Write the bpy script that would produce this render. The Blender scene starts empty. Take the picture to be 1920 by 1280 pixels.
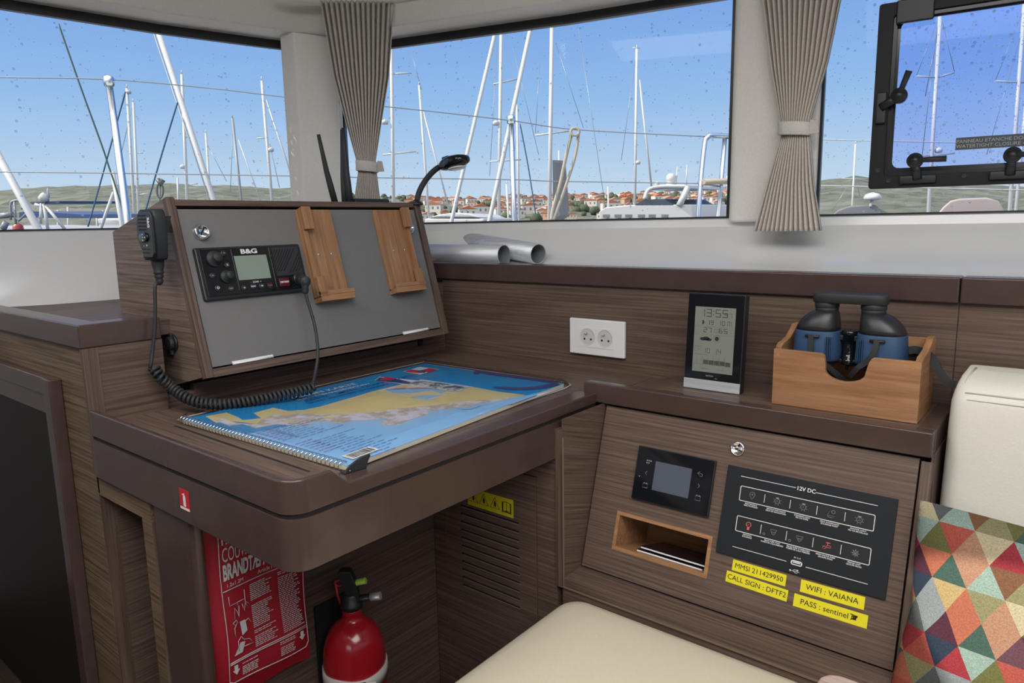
import bpy, bmesh, math, random
from mathutils import Vector, Matrix
from math import sin, cos, pi, radians
random.seed(7)
SC = bpy.context.scene
COL = SC.collection
# ------------------------------------------------------------------ camera
FPX = 1330.0
CAMR = [(0.774943679, 0.0, 0.0)]
yaw, pit, rol = -0.68405345, 0.16535575, -0.01862334
cy, sy, cp, sp = cos(yaw), sin(yaw), cos(pit), sin(pit)
Fw = Vector((sy*cp, cy*cp, -sp)); Rt = Vector((cy, -sy, 0)); Up = Rt.cross(Fw)
R2 = Rt*cos(rol)+Up*sin(rol); U2 = -Rt*sin(rol)+Up*cos(rol)
CAM = Vector((0, 0, 1.08))
cam = bpy.data.cameras.new('camera'); co = bpy.data.objects.new('camera', cam); COL.objects.link(co)
m3 = Matrix((R2, U2, -Fw)).transposed()
co.matrix_world = Matrix.Translation(CAM) @ m3.to_4x4()
cam.sensor_width = 36; cam.lens = FPX/1920*36; cam.clip_start = 0.02; cam.clip_end = 6000
SC.camera = co
# ------------------------------------------------------------------ world sky
W = bpy.data.worlds.new('sky'); SC.world = W; W.use_nodes = True
nt = W.node_tree; nt.nodes.clear()
def N(t, kind, **kw):
    n = t.nodes.new(kind)
    for k, v in kw.items(): setattr(n, k, v)
    return n
SUND = Vector((-0.50, -0.50, 0.62)).normalized()      # direction towards the sun
wo = N(nt, 'ShaderNodeOutputWorld'); bg = N(nt, 'ShaderNodeBackground')
tc = N(nt, 'ShaderNodeTexCoord'); sep = N(nt, 'ShaderNodeSeparateXYZ')
nt.links.new(tc.outputs['Generated'], sep.inputs[0])
cr = N(nt, 'ShaderNodeValToRGB'); e = cr.color_ramp.elements
def srgb(r, g, b):
    f = lambda c: ((c/255+0.055)/1.055)**2.4 if c > 10 else c/255/12.92
    return (f(r), f(g), f(b), 1)
e[0].position = 0.0; e[0].color = srgb(205, 224, 238)
e[1].position = 0.6; e[1].color = srgb(105, 150, 222)
for p, c in ((0.06, (190, 214, 236)), (0.16, (150, 190, 235)), (0.30, (116, 160, 227))):
    q = e.new(p); q.color = srgb(*c)
nt.links.new(sep.outputs['Z'], cr.inputs[0])
# soft clouds low over the land
mp = N(nt, 'ShaderNodeMapping'); mp.inputs['Scale'].default_value = (5, 5, 26)
nz = N(nt, 'ShaderNodeTexNoise'); nz.inputs['Scale'].default_value = 2.4; nz.inputs['Detail'].default_value = 6
nt.links.new(tc.outputs['Generated'], mp.inputs[0]); nt.links.new(mp.outputs[0], nz.inputs['Vector'])
c2 = N(nt, 'ShaderNodeValToRGB'); c2.color_ramp.elements[0].position = 0.56; c2.color_ramp.elements[1].position = 0.72
nt.links.new(nz.outputs['Fac'], c2.inputs[0])
c3 = N(nt, 'ShaderNodeValToRGB'); q = c3.color_ramp.elements
q[0].position = 0.0; q[0].color = (0.7, 0.7, 0.7, 1); q[1].position = 0.10; q[1].color = (0, 0, 0, 1)
nt.links.new(sep.outputs['Z'], c3.inputs[0])
mm = N(nt, 'ShaderNodeMath', operation='MULTIPLY'); nt.links.new(c2.outputs[0], mm.inputs[0]); nt.links.new(c3.outputs[0], mm.inputs[1])
mx = N(nt, 'ShaderNodeMixRGB'); mx.inputs[2].default_value = srgb(232, 234, 240)
nt.links.new(mm.outputs[0], mx.inputs[0]); nt.links.new(cr.outputs[0], mx.inputs[1])
# added bright glow overhead and astern in the unseen sky, to light the cabin
dt = N(nt, 'ShaderNodeVectorMath', operation='DOT_PRODUCT'); dt.inputs[1].default_value = (0.10, -0.48, 0.87)
nt.links.new(tc.outputs['Generated'], dt.inputs[0])
mr = N(nt, 'ShaderNodeMapRange'); mr.inputs['From Min'].default_value = 0.25; mr.inputs['From Max'].default_value = 1.0
mr.inputs['To Min'].default_value = 1.0; mr.inputs['To Max'].default_value = 2.6
nt.links.new(dt.outputs['Value'], mr.inputs['Value']); nt.links.new(mr.outputs[0], bg.inputs['Strength'])
mw = N(nt, 'ShaderNodeMapRange'); mw.inputs['From Min'].default_value = 0.25; mw.inputs['From Max'].default_value = 0.7
nt.links.new(dt.outputs['Value'], mw.inputs['Value'])
m2 = N(nt, 'ShaderNodeMixRGB'); m2.inputs[2].default_value = (0.86, 0.84, 0.82, 1)
nt.links.new(mw.outputs[0], m2.inputs[0]); nt.links.new(mx.outputs[0], m2.inputs[1])
nt.links.new(m2.outputs[0], bg.inputs['Color']); nt.links.new(bg.outputs[0], wo.inputs[0])
# ------------------------------------------------------------------ sun
sl = bpy.data.lights.new('sun', 'SUN'); sl.energy = 5.5; sl.angle = radians(0.6); sl.color = (1.0, 0.94, 0.85)
so = bpy.data.objects.new('sun', sl); COL.objects.link(so)
so.rotation_euler = SUND.to_track_quat('Z', 'Y').to_euler(); so.location = SUND*20
# added fill lamps at unseen overhead hatches and door astern, brightening the cabin
def fill_lamp(name, loc, rot, sx, sy, watts, col):
    l = bpy.data.lights.new(name, 'AREA'); l.shape = 'RECTANGLE'; l.size = sx; l.size_y = sy; l.energy = watts; l.color = col
    o = bpy.data.objects.new(name, l); COL.objects.link(o); o.location = loc; o.rotation_euler = rot
fill_lamp('deck_fill_lamp', (.45, -.10, 1.92), (0, 0, 0), 1.8, 1.2, 31, (1.0, .985, .96))
fill_lamp('chart_table_fill_lamp', (-.95, -.25, 1.92), (0, 0, 0), .6, .45, 8.5, (1.0, .985, .96))
fill_lamp('astern_fill_lamp', (1.0, -2.2, 1.4), (radians(90), 0, 0), 1.3, .85, 2.5, (1.0, .985, .96))
SC.view_settings.view_transform = 'Standard'; SC.view_settings.look = 'None'
SC.view_settings.exposure = 0.0; SC.view_settings.gamma = 1.0; SC.view_settings.use_curve_mapping = False
SC.cycles.max_bounces = 10; SC.cycles.transparent_max_bounces = 24; SC.cycles.diffuse_bounces = 4
SC.cycles.caustics_reflective = False; SC.cycles.caustics_refractive = False
SC.cycles.use_denoising = True

# ------------------------------------------------------------------ geometry helpers
def ray(px, py):
    return R2*((px-960)/FPX) + U2*(-(py-640)/FPX) + Fw
def atz(px, py, z): r = ray(px, py); return CAM + r*((z-1.08)/r.z)
def aty(px, py, y): r = ray(px, py); return CAM + r*(y/r.y)
def atx(px, py, x): r = ray(px, py); return CAM + r*(x/r.x)
def atd(px, py, d): return CAM + ray(px, py)*d          # d metres in front of the lens
def plan(px, d):                                         # ground position seen in column px at distance d
    hy = 449-(px+697)*51.3/2752; r = ray(px, hy); return CAM + r*d

class MB:
    def __init__(s): s.v = []; s.f = []; s.m = []; s.sm = []
    def add(s, vs, fs, mi=0, smooth=False):
        o = len(s.v); s.v += [tuple(v) for v in vs]
        for f in fs: s.f.append([i+o for i in f]); s.m.append(mi); s.sm.append(smooth)
        return s
    def box(s, a, b, mi=0):
        x0, y0, z0 = a; x1, y1, z1 = b
        return s.add([(x0,y0,z0),(x1,y0,z0),(x1,y1,z0),(x0,y1,z0),(x0,y0,z1),(x1,y0,z1),(x1,y1,z1),(x0,y1,z1)],
                     [(0,3,2,1),(4,5,6,7),(0,1,5,4),(1,2,6,5),(2,3,7,6),(3,0,4,7)], mi)
    def prism(s, pts, d, mi=0):                          # polygon (3-D pts) extruded by vector d
        n = len(pts); d = Vector(d); P = [Vector(p) for p in pts]
        return s.add(P+[p+d for p in P], [list(range(n))[::-1], list(range(n, 2*n))]+[(i,(i+1)%n,(i+1)%n+n,i+n) for i in range(n)], mi)
    def tube(s, path, r, n=8, mi=0, cap=True, closed=False, smooth=True, flat=None):
        P = [Vector(p) for p in path]; m = len(P)
        rr = r if isinstance(r, (list, tuple)) else [r]*m
        T = []
        for i in range(m):
            a = P[(i-1) % m] if (closed or i) else P[i]; b = P[(i+1) % m] if (closed or i < m-1) else P[i]
            T.append((b-a).normalized() if (b-a).length > 1e-9 else Vector((0,0,1)))
        ref = Vector((0,0,1)) if abs(T[0].z) < .9 else Vector((1,0,0))
        if flat: ref = Vector(flat[0])
        u = T[0].cross(ref).normalized(); vs = []
        for i in range(m):
            if flat: u = T[i].cross(Vector(flat[0]))
            u = (u - T[i]*u.dot(T[i])).normalized(); w = T[i].cross(u)
            for k in range(n):
                a = 2*pi*(k+.5)/n
                ku, kw = (flat[1], flat[2]) if flat else (1, 1)
                vs.append(P[i]+(u*cos(a)*ku+w*sin(a)*kw)*rr[i])
        fs = []
        for i in range(m if closed else m-1):
            j = (i+1) % m
            for k in range(n): fs.append((i*n+k, i*n+(k+1)%n, j*n+(k+1)%n, j*n+k))
        s.add(vs, fs, mi, smooth)
        if cap and not closed:
            o = len(s.v)-len(vs); s.f.append([o+k for k in range(n)][::-1]); s.f.append([o+(m-1)*n+k for k in range(n)])
            s.m += [mi, mi]; s.sm += [False, False]
        return s
    def cyl(s, a, b, r, n=24, mi=0, r2=None, smooth=True): return s.tube([a, b], [r, r if r2 is None else r2], n, mi, smooth=smooth)
    def lathe(s, prof, c=(0,0,0), n=32, axis=Vector((0,0,1)), mi=0, smooth=True):
        ax = Vector(axis).normalized(); ref = Vector((1,0,0)) if abs(ax.x) < .9 else Vector((0,1,0))
        u = ax.cross(ref).normalized(); w = ax.cross(u); c = Vector(c); vs = []
        for r, h in prof:
            for k in range(n): a = 2*pi*k/n; vs.append(c+ax*h+(u*cos(a)+w*sin(a))*max(r, 1e-5))
        m = len(prof)
        fs = [(i*n+k, i*n+(k+1)%n, (i+1)*n+(k+1)%n, (i+1)*n+k) for i in range(m-1) for k in range(n)]
        return s.add(vs, fs+[list(range(n))[::-1], [(m-1)*n+k for k in range(n)]], mi, smooth)
    def loft(s, secs, n=28, mi=0, p=2.0, caps=True):      # secs: (cx,cy,z,rx,ry)
        vs = []
        for cx, cyy, z, rx, ry in secs:
            for k in range(n):
                a = 2*pi*k/n; c, d = cos(a), sin(a)
                vs.append((cx+rx*math.copysign(abs(c)**(2/p), c), cyy+ry*math.copysign(abs(d)**(2/p), d), z))
        m = len(secs)
        fs = [(i*n+k, i*n+(k+1)%n, (i+1)*n+(k+1)%n, (i+1)*n+k) for i in range(m-1) for k in range(n)]
        if caps: fs += [list(range(n))[::-1], [(m-1)*n+k for k in range(n)]]
        return s.add(vs, fs, mi, True)
    def strips(s, rows, mi=0, smooth=False):
        n = len(rows[0]); vs = [p for r in rows for p in r]
        return s.add(vs, [(i*n+k, i*n+k+1, (i+1)*n+k+1, (i+1)*n+k) for i in range(len(rows)-1) for k in range(n-1)], mi, smooth)

def link(name, me, parent=None):
    o = bpy.data.objects.new(name, me); COL.objects.link(o)
    if parent: o.parent = parent
    return o
def obj(name, mb, mats, parent=None, bevel=0, seg=2, world=False, auto=False):
    """one mesh object; world=True: vertices are given in world space"""
    vs = mb.v
    if world and parent:
        inv = wm(parent).inverted(); vs = [tuple(inv @ Vector(v)) for v in vs]
    me = bpy.data.meshes.new(name); me.from_pydata(vs, [], mb.f); me.update()
    for m in (mats if isinstance(mats, (list, tuple)) else [mats]): me.materials.append(m)
    for p, mi, sm in zip(me.polygons, mb.m, mb.sm): p.material_index = mi; p.use_smooth = sm
    bm = bmesh.new(); bm.from_mesh(me); bmesh.ops.recalc_face_normals(bm, faces=bm.faces); bm.to_mesh(me); bm.free()
    o = link(name, me, parent)
    if bevel:
        b = o.modifiers.new('bevel', 'BEVEL'); b.width = bevel; b.segments = seg; b.limit_method = 'ANGLE'; b.angle_limit = radians(40)
        b.harden_normals = False
        for p in me.polygons: p.use_smooth = True
        try:
            w = o.modifiers.new('wn', 'WEIGHTED_NORMAL'); w.keep_sharp = False
        except Exception: pass
    return o
WM = {}
def wm(o):
    while o.parent: o = o.parent
    return WM.get(o.name, Matrix.Identity(4))
def thing(name, label, cat, loc=(0,0,0), mat=None, group=None):
    o = bpy.data.objects.new(name, None); COL.objects.link(o); o.empty_display_size = .02
    M = mat if mat is not None else Matrix.Translation(Vector(loc))
    o.matrix_world = M; WM[o.name] = M.copy()
    return tag(o, label, cat, group)
def tag(o, label, cat, group=None, kind=None):
    o['label'] = label; o['category'] = cat
    if group: o['group'] = group
    if kind: o['kind'] = kind
    return o
def struct(o): o['kind'] = 'structure'; return o
def frame(o, u, v):
    o, u, v = Vector(o), Vector(u).normalized(), Vector(v).normalized(); w = u.cross(v)
    M = Matrix((u, v, w)).transposed().to_4x4(); M.translation = o; return M
FONTW = {}
def text(s, size, M, parent, mat, name='lettering', sx=1.0, align='CENTER', depth=0.0003, bold=0.0):
    """lettering mesh; M is the local matrix (x right, y up) in the parent's space"""
    cu = bpy.data.curves.new(name, 'FONT'); cu.body = s; cu.size = size; cu.align_x = align; cu.align_y = 'CENTER'
    cu.extrude = depth; cu.offset = bold; cu.resolution_u = 3; cu.space_line = 1.0
    t = bpy.data.objects.new('tmp', cu); COL.objects.link(t)
    bpy.context.view_layer.update()
    me = bpy.data.meshes.new_from_object(t); bpy.data.objects.remove(t)
    me.transform(M @ Matrix.Diagonal((sx, 1, 1, 1))); me.materials.clear(); me.materials.append(mat)
    return link(name, me, parent)
def T(x, y, z=0): return Matrix.Translation((x, y, z))

# ------------------------------------------------------------------ materials
def mat(name, col=(0.8,0.8,0.8), rough=0.5, metal=0.0, spec=0.5, coat=0.0):
    m = bpy.data.materials.new(name); m.use_nodes = True
    b = m.node_tree.nodes['Principled BSDF']
    c = col if len(col) == 4 else (*col, 1)
    b.inputs['Base Color'].default_value = c; b.inputs['Roughness'].default_value = rough
    b.inputs['Metallic'].default_value = metal; b.inputs['Specular IOR Level'].default_value = spec
    b.inputs['Coat Weight'].default_value = coat; b.inputs['Coat Roughness'].default_value = 0.15
    return m
def noisy(name, c1, c2, scale=(1,1,1), nscale=5, rough=0.5, bump=0.0, spec=0.5, lo=0.35, hi=0.65, detail=4, metal=0.0, bdist=0.002):
    m = mat(name, c1, rough, metal, spec); t = m.node_tree; b = t.nodes['Principled BSDF']
    tc = N(t, 'ShaderNodeTexCoord'); mp = N(t, 'ShaderNodeMapping'); mp.inputs['Scale'].default_value = scale
    nz = N(t, 'ShaderNodeTexNoise'); nz.inputs['Scale'].default_value = nscale; nz.inputs['Detail'].default_value = detail
    nz.inputs['Roughness'].default_value = 0.62
    cr = N(t, 'ShaderNodeValToRGB'); cr.color_ramp.elements[0].position = lo; cr.color_ramp.elements[1].position = hi
    cr.color_ramp.elements[0].color = (*c1[:3], 1); cr.color_ramp.elements[1].color = (*c2[:3], 1)
    t.links.new(tc.outputs['Object'], mp.inputs[0]); t.links.new(mp.outputs[0], nz.inputs['Vector'])
    t.links.new(nz.outputs['Fac'], cr.inputs[0]); t.links.new(cr.outputs[0], b.inputs['Base Color'])
    if bump:
        bp = N(t, 'ShaderNodeBump'); bp.inputs['Strength'].default_value = bump; bp.inputs['Distance'].default_value = bdist
        t.links.new(nz.outputs['Fac'], bp.inputs['Height']); t.links.new(bp.outputs[0], b.inputs['Normal'])
    return m
def wood(name, axis, c1, c2, cross=230, along=4, rough=0.5, lo=0.36, hi=0.66):
    s = [cross]*3; s[axis] = along
    return noisy(name, c1, c2, s, 1.0, rough, 0.25, 0.35, lo, hi, 5, bdist=0.0006)
WD, WL = (0.076, 0.049, 0.038), (0.165, 0.112, 0.087)
wood_x = wood('walnut_laminate_x', 0, WD, WL); wood_y = wood('walnut_laminate_y', 1, WD, WL); wood_z = wood('walnut_laminate_z', 2, WD, WL)
brown = noisy('brown_lacquer', (0.066,0.041,0.035), (0.078,0.049,0.042), (3,3,3), 6, 0.24, 0, 0.5)
oak_x = wood('oak_x', 0, (0.27,0.130,0.060), (0.40,0.215,0.108), 120, 7, 0.5)
oak_y = wood('oak_y', 1, (0.27,0.130,0.060), (0.40,0.215,0.108), 120, 7, 0.5)
grey_pan = noisy('grey_laminate', (0.175,0.170,0.165), (0.182,0.177,0.172), (1,1,1), 90, 0.45, 0)
gel = noisy('white_gelcoat', (0.71,0.715,0.715), (0.74,0.745,0.745), (1,1,1), 3, 0.16, 0.0, 0.5)
liner = noisy('beige_headliner', (0.74,0.71,0.655), (0.79,0.76,0.705), (1,1,1), 250, 0.75, 0.15, 0.3)
liner2 = noisy('light_reveal', (0.82,0.80,0.755), (0.86,0.84,0.795), (1,1,1), 140, 0.6, 0.1, 0.3)
black = mat('black_plastic', (0.018,0.019,0.021), 0.38)
blackg = mat('black_gloss', (0.008,0.009,0.012), 0.08)
blackm = mat('black_rubber', (0.022,0.024,0.026), 0.6)
steel = mat('chrome', (0.72,0.72,0.73), 0.12, 1.0)
alu = noisy('brushed_aluminium', (0.55,0.57,0.60), (0.72,0.74,0.78), (2,60,60), 3, 0.50, 0.05, 0.5, metal=0.6)
white = mat('white_plastic', (0.78,0.78,0.78), 0.3)
whitem = mat('white_print', (0.75,0.75,0.75), 0.6)
greyp = mat('grey_print', (0.30,0.30,0.31), 0.6)
cream = noisy('cream_leather', (0.62,0.56,0.43), (0.65,0.59,0.455), (1,1,1), 300, 0.55, 0.12, 0.3)
vinyl = noisy('white_vinyl', (0.68,0.66,0.59), (0.71,0.69,0.62), (1,1,1), 300, 0.5, 0.12, 0.3)
dark = mat('dark_gap', (0.010,0.008,0.008), 0.8)

def glass_mat(name, tint, drops=True, scale=60, more=0.0):
    m = bpy.data.materials.new(name); m.use_nodes = True; t = m.node_tree; t.nodes.clear()
    out = N(t, 'ShaderNodeOutputMaterial'); tr = N(t, 'ShaderNodeBsdfTransparent'); tr.inputs[0].default_value = (*tint, 1)
    gl = N(t, 'ShaderNodeBsdfGlossy'); gl.inputs['Roughness'].default_value = 0.02
    fr = N(t, 'ShaderNodeFresnel'); fr.inputs[0].default_value = 1.18
    mi = N(t, 'ShaderNodeMixShader'); t.links.new(fr.outputs[0], mi.inputs[0]); t.links.new(tr.outputs[0], mi.inputs[1]); t.links.new(gl.outputs[0], mi.inputs[2])
    last = mi
    if drops:
        tc = N(t, 'ShaderNodeTexCoord')
        for sc, thr, keep, seed in ((scale, 0.20, 0.62, 0), (scale*3.2, 0.26, 0.80, 9)):
            mp = N(t, 'ShaderNodeMapping'); mp.inputs['Location'].default_value = (seed, seed, seed)
            vo = N(t, 'ShaderNodeTexVoronoi'); vo.inputs['Scale'].default_value = sc
            t.links.new(tc.outputs['Object'], mp.inputs[0]); t.links.new(mp.outputs[0], vo.inputs['Vector'])
            a = N(t, 'ShaderNodeMath', operation='LESS_THAN'); a.inputs[1].default_value = thr; t.links.new(vo.outputs['Distance'], a.inputs[0])
            sx = N(t, 'ShaderNodeSeparateColor'); t.links.new(vo.outputs['Color'], sx.inputs[0])
            b = N(t, 'ShaderNodeMath', operation='GREATER_THAN'); b.inputs[1].default_value = keep+more; t.links.new(sx.outputs[0], b.inputs[0])
            k = N(t, 'ShaderNodeMath', operation='MULTIPLY'); t.links.new(a.outputs[0], k.inputs[0]); t.links.new(b.outputs[0], k.inputs[1])
            rf = N(t, 'ShaderNodeBsdfRefraction'); rf.inputs['IOR'].default_value = 1.33; rf.inputs['Roughness'].default_value = 0.05
            rf.inputs[0].default_value = (0.92, 0.95, 1, 1)
            bp = N(t, 'ShaderNodeBump'); bp.invert = True; bp.inputs['Strength'].default_value = 1.0; bp.inputs['Distance'].default_value = 0.004
            t.links.new(vo.outputs['Distance'], bp.inputs['Height']); t.links.new(bp.outputs[0], rf.inputs['Normal'])
            td = N(t, 'ShaderNodeBsdfTransparent'); td.inputs[0].default_value = (0.62, 0.64, 0.68, 1)
            md_ = N(t, 'ShaderNodeMixShader'); md_.inputs[0].default_value = 0.4; t.links.new(td.outputs[0], md_.inputs[1]); t.links.new(rf.outputs[0], md_.inputs[2])
            mj = N(t, 'ShaderNodeMixShader'); t.links.new(k.outputs[0], mj.inputs[0]); t.links.new(last.outputs[0], mj.inputs[1]); t.links.new(md_.outputs[0], mj.inputs[2])
            last = mj
    t.links.new(last.outputs[0], out.inputs[0]); return m
glass = glass_mat('window_glass_with_rain', (0.97, 0.985, 1.0))
glass_s = glass_mat('window_glass_few_drops', (0.97, 0.985, 1.0), more=0.13)
glass_b = glass_mat('tinted_hatch_glass', (0.80, 0.84, 1.0))
sleeve = glass_mat('clear_plastic', (0.99, 0.99, 0.99), False); sleeve.node_tree.nodes['Fresnel'].inputs[0].default_value = 1.12

# ================================================================== THE SETTING
ST = [((-2.0,-2.2),(-1.97,-2.2,.90)), ((-1.993,.40),(-1.96,.40,.90)), ((-1.987,.608),(-1.768,.608,.905)), ((-1.939,.948),(-1.75,.85,.905)),
      ((-1.875,1.20),(-1.66,1.1,.94)), ((-1.85,1.285),(-1.6,1.18,.95)), ((-1.766,1.38),(-1.5,1.28,.96)), ((-1.62,1.465),(-1.42,1.331,.972)),
      ((-1.111,1.605),(-1.05,1.331,.972)), ((-.685,1.69),(-.65,1.331,.972)), ((-.503,1.725),(-.47,1.331,.972)), ((-.10,1.77),(-.1,1.331,.972)),
      ((.6,1.80),(.6,1.331,.972)), ((2.4,1.82),(2.4,1.331,.972))]
OUT = [Vector((a[0], a[1], 0)) for a, b in ST]
NRM = []
for i in range(len(OUT)):
    d = OUT[min(i+1, len(OUT)-1)] - OUT[max(i-1, 0)]; NRM.append(Vector((d.y, -d.x, 0)).normalized())   # towards the cabin
def curve(off, z, i0=0, i1=None):
    i1 = len(OUT) if i1 is None else i1
    return [OUT[i]+NRM[i]*off+Vector((0, 0, z)) for i in range(i0, i1)]
base = [Vector(b) for a, b in ST]
def lerp(A, B, t): return [a*(1-t)+b*t for a, b in zip(A, B)]
lip = curve(.035, 1.062)
low = [Vector((p.x-(.45 if p.y < .5 else 0), p.y+(.035 if p.y > 1.3 else 0), .0 if p.y < .5 else .60)) for p in base]
base_b = [Vector((p.x, p.y+(.035 if p.y > 1.3 else 0), p.z)) for p in base]
flat_ = [Vector((p.x, p.y, b.z)) for p, b in zip(lerp(base, lip, .55), base)]
rise_ = [Vector((p.x, p.y, b.z+(l.z-b.z)*.22)) for p, b, l in zip(lerp(base, lip, .75), base, lip)]
mb = MB(); mb.strips([low, base_b]); mb.strips([base_b, flat_, rise_, lerp(rise_, lip, .5), lip], smooth=True)
struct(obj('wall_front', mb, gel))
mb = MB(); mb.strips([lip, curve(.03, 1.080), curve(.0, 1.084), curve(-.06, 1.084), curve(-.08, .80)], smooth=False)
struct(obj('trim_1', mb, gel))
# header above the windows and ceiling
mb = MB(); mb.strips([curve(-.06, 1.604), curve(0, 1.604), curve(.115, 1.606)])
struct(obj('trim_2', mb, liner2))
mb = MB(); mb.strips([curve(.115, 1.606), curve(.120, 1.611), curve(.125, 1.72), curve(.13, 1.94)], smooth=True); mb.strips([curve(-.06, 1.604), curve(-.06, 2.0)])
struct(obj('trim_3', mb, liner))
mb = MB()
mb.box((-2.1,.5,1.93),(2.5,2.0,1.98)); mb.box((-2.1,-2.3,1.93),(-1.3,.5,1.98)); mb.box((-.6,-2.3,1.93),(-.45,.5,1.98)); mb.box((-1.3,-2.3,1.93),(-.6,-.5,1.98)); mb.box((-1.3,0,1.93),(-.6,.5,1.98)); mb.box((1.35,-2.3,1.93),(2.5,.5,1.98)); mb.box((-.45,-2.3,1.93),(1.35,-.7,1.98))
struct(obj('ceiling', mb, liner))
mb = MB(); mb.box((-2.6,-2.3,-.04),(2.5,1.9,0)); struct(obj('floor', mb, wood('floor_boards',0,(.025,.016,.012),(.055,.036,.028))))
mb = MB(); mb.box((2.4,-2.3,0),(2.46,1.85,1.0)); mb.box((2.4,-2.3,1.62),(2.46,1.85,1.93)); mb.box((2.4,.6,1.0),(2.46,.8,1.62)); mb.box((2.4,-1.0,1.0),(2.46,-.8,1.62))
struct(obj('wall_right', mb, gel))
mb = MB(); mb.box((-2.05,-2.3,0),(.3,-2.24,1.93)); mb.box((1.7,-2.3,0),(2.46,-2.24,1.93)); mb.box((.3,-2.3,1.85),(1.7,-2.24,1.93)); mb.box((.3,-2.3,0),(1.7,-2.24,.95))
struct(obj('wall_back', mb, gel))
mb = MB(); mb.box((-2.0,-.70,0),(-.45,-.64,1.93)); mb.box((-.45,-1.3,0),(1.3,-1.24,.92)); struct(obj('wall_light_block', mb, wood_x))  # unseen partitions, added to hold back light from behind the camera
# piers between the windows
def az(px): hy = 449-(px+697)*51.3/2752; r = ray(px, hy); return r.x/r.y
def pier(name, pts, z0, z1, m, bev):
    mb = MB(); mb.prism([(p[0], p[1], z0) for p in pts], (0, 0, z1-z0)); return struct(obj(name, mb, m, bevel=bev, seg=3))
a1, a2 = az(574), az(645)
pier('trim_4', [(-1.872,1.283),(-1.775,1.40),(-1.70,1.33),(a2*1.325,1.325),(a1*1.225,1.225),(-1.80,1.215)], 1.075, 1.612, liner2, .012)
pier('trim_5', [(-.685,1.70),(-.503,1.735),(-.485,1.665),(-.655,1.635),(-.672,1.64)], 1.072, 1.612, liner, .008)
pier('trim_6', [(-2.03,-.9),(-2.03,.08),(-1.94,.08),(-1.94,-.9)], 1.07, 1.612, liner2, .01)
# windows: black gasket + pane, sharing the curve of the coachroof
def along(p0, p1, i0, i1):
    return [Vector((p0[0], p0[1], 0))]+[OUT[i] for i in range(i0, i1)]+[Vector((p1[0], p1[1], 0))]
def window(name, P):
    n = len(P); nr = []
    for i in range(n):
        d = P[min(i+1, n-1)]-P[max(i-1, 0)]; nr.append(Vector((d.y, -d.x, 0)).normalized())
    def row(o, z): return [p+q*o+Vector((0, 0, z)) for p, q in zip(P, nr)]
    mb = MB(); mb.strips([row(0, 1.081), row(0, 1.604)]); p = struct(obj(name, mb, glass if name == 'window_3' else glass_s))
    f = MB()
    for z0, z1 in ((1.582, 1.606), (1.080, 1.0865)):
        f.strips([row(-.004, z0), row(.012, z0), row(.012, z1), row(-.004, z1), row(-.004, z0)])
    for e, d in ((0, 1), (n-1, -1)):
        a = P[e]; t = (P[e+d]-P[e]).normalized()*.012; q = nr[e]
        f.prism([a+q*-.004+Vector((0,0,1.083)), a+q*.012+Vector((0,0,1.083)), a+t+q*.012+Vector((0,0,1.083)), a+t-q*.004+Vector((0,0,1.083))], (0,0,.52))
    obj('window_gasket', f, black, p); return p
window('window_1', [Vector((-1.996,.08,0)), OUT[2], OUT[3], OUT[4], Vector((-1.853,1.275,0))])
window('window_2', [OUT[6]+Vector((.004,.003,0)), OUT[7], OUT[8], Vector((-.683,1.69,0))])
window('window_3', [Vector((-.505,1.725,0)), OUT[11], OUT[12], OUT[13]])
window('window_4', [Vector((-2.0,-2.1,0)), Vector((-2.0,-1.5,0)), Vector((-2.0,-.9,0))])
# wood panelling behind the ledge and its brown capping rail
mb = MB(); mb.box((-1.318,1.331,0),(-.158,1.36,.944)); mb.box((-.1565,1.331,0),(2.4,1.36,.944)); mb.box((-.159,1.334,0),(-.156,1.36,.944))
struct(obj('wall_panel', mb, wood_x)).name = 'wall_side'
mb = MB(); mb.box((-1.40,1.322,.940),(-.158,1.372,.982)); mb.box((-.1565,1.322,.940),(2.4,1.372,.982))
struct(obj('trim_7', mb, brown, bevel=.003))
mb = MB(); mb.box((-1.32,1.18,.935),(-1.20,1.331,.955)) 

# ================================================================== CHART TABLE
tb = thing('chart_table', 'brown walnut chart table with raised rounded fiddle along its near edge', 'table', (-1.0, .8, 0))
def rim(path, tops, zb, wid, mb, zin=.7515):
    n = len(path); P = [Vector((p[0], p[1], 0)) for p in path]; rows = [[] for _ in range(7)]
    for i in range(n):
        d = P[min(i+1, n-1)]-P[max(i-1, 0)]; q = Vector((-d.y, d.x, 0)).normalized()
        t = tops[i]; b = .003
        for k, (o, z) in enumerate(((0, zb), (0, t-b), (.001, t-.001), (b, t), (b+.007, t-.0015), (wid, zin), (wid, zb))):
            rows[k].append(P[i]+q*o+Vector((0, 0, z)))
    mb.strips(rows+[rows[0]], smooth=False)
    for e in (0, n-1): mb.add([r[e] for r in rows], [list(range(7))])
def arc(cx, cyy, r, a0, a1, n=8): return [(cx+r*cos(a0+(a1-a0)*i/n), cyy+r*sin(a0+(a1-a0)*i/n)) for i in range(n+1)]
XT, YT = -.718, .4536
ar = arc(XT-.03, YT+.03, .03, -pi/2, 0)
path = [(-1.301, YT)]+ar+[(XT, .516), (XT, .541), (XT, .56), (XT, 1.1345)]
tops = [.778]*(len(ar)+2)+[.7545, .7545, .7545]
mb = MB(); rim(path, tops, .7345, .046, mb); obj('fiddle', mb, brown, tb, world=True, bevel=.0015)
mb = MB()
mb.box((-1.314,.497,.735),(-.764,.5415,.7515)); mb.box((-1.314,.5425,.735),(-.764,1.330,.7515)); mb.box((-.765,1.138,.735),(-.70,1.330,.7515)); mb.box((-1.314,.46,.7345),(-.764,1.33,.7355))
obj('tabletop', mb, wood_x, tb, world=True)
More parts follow.
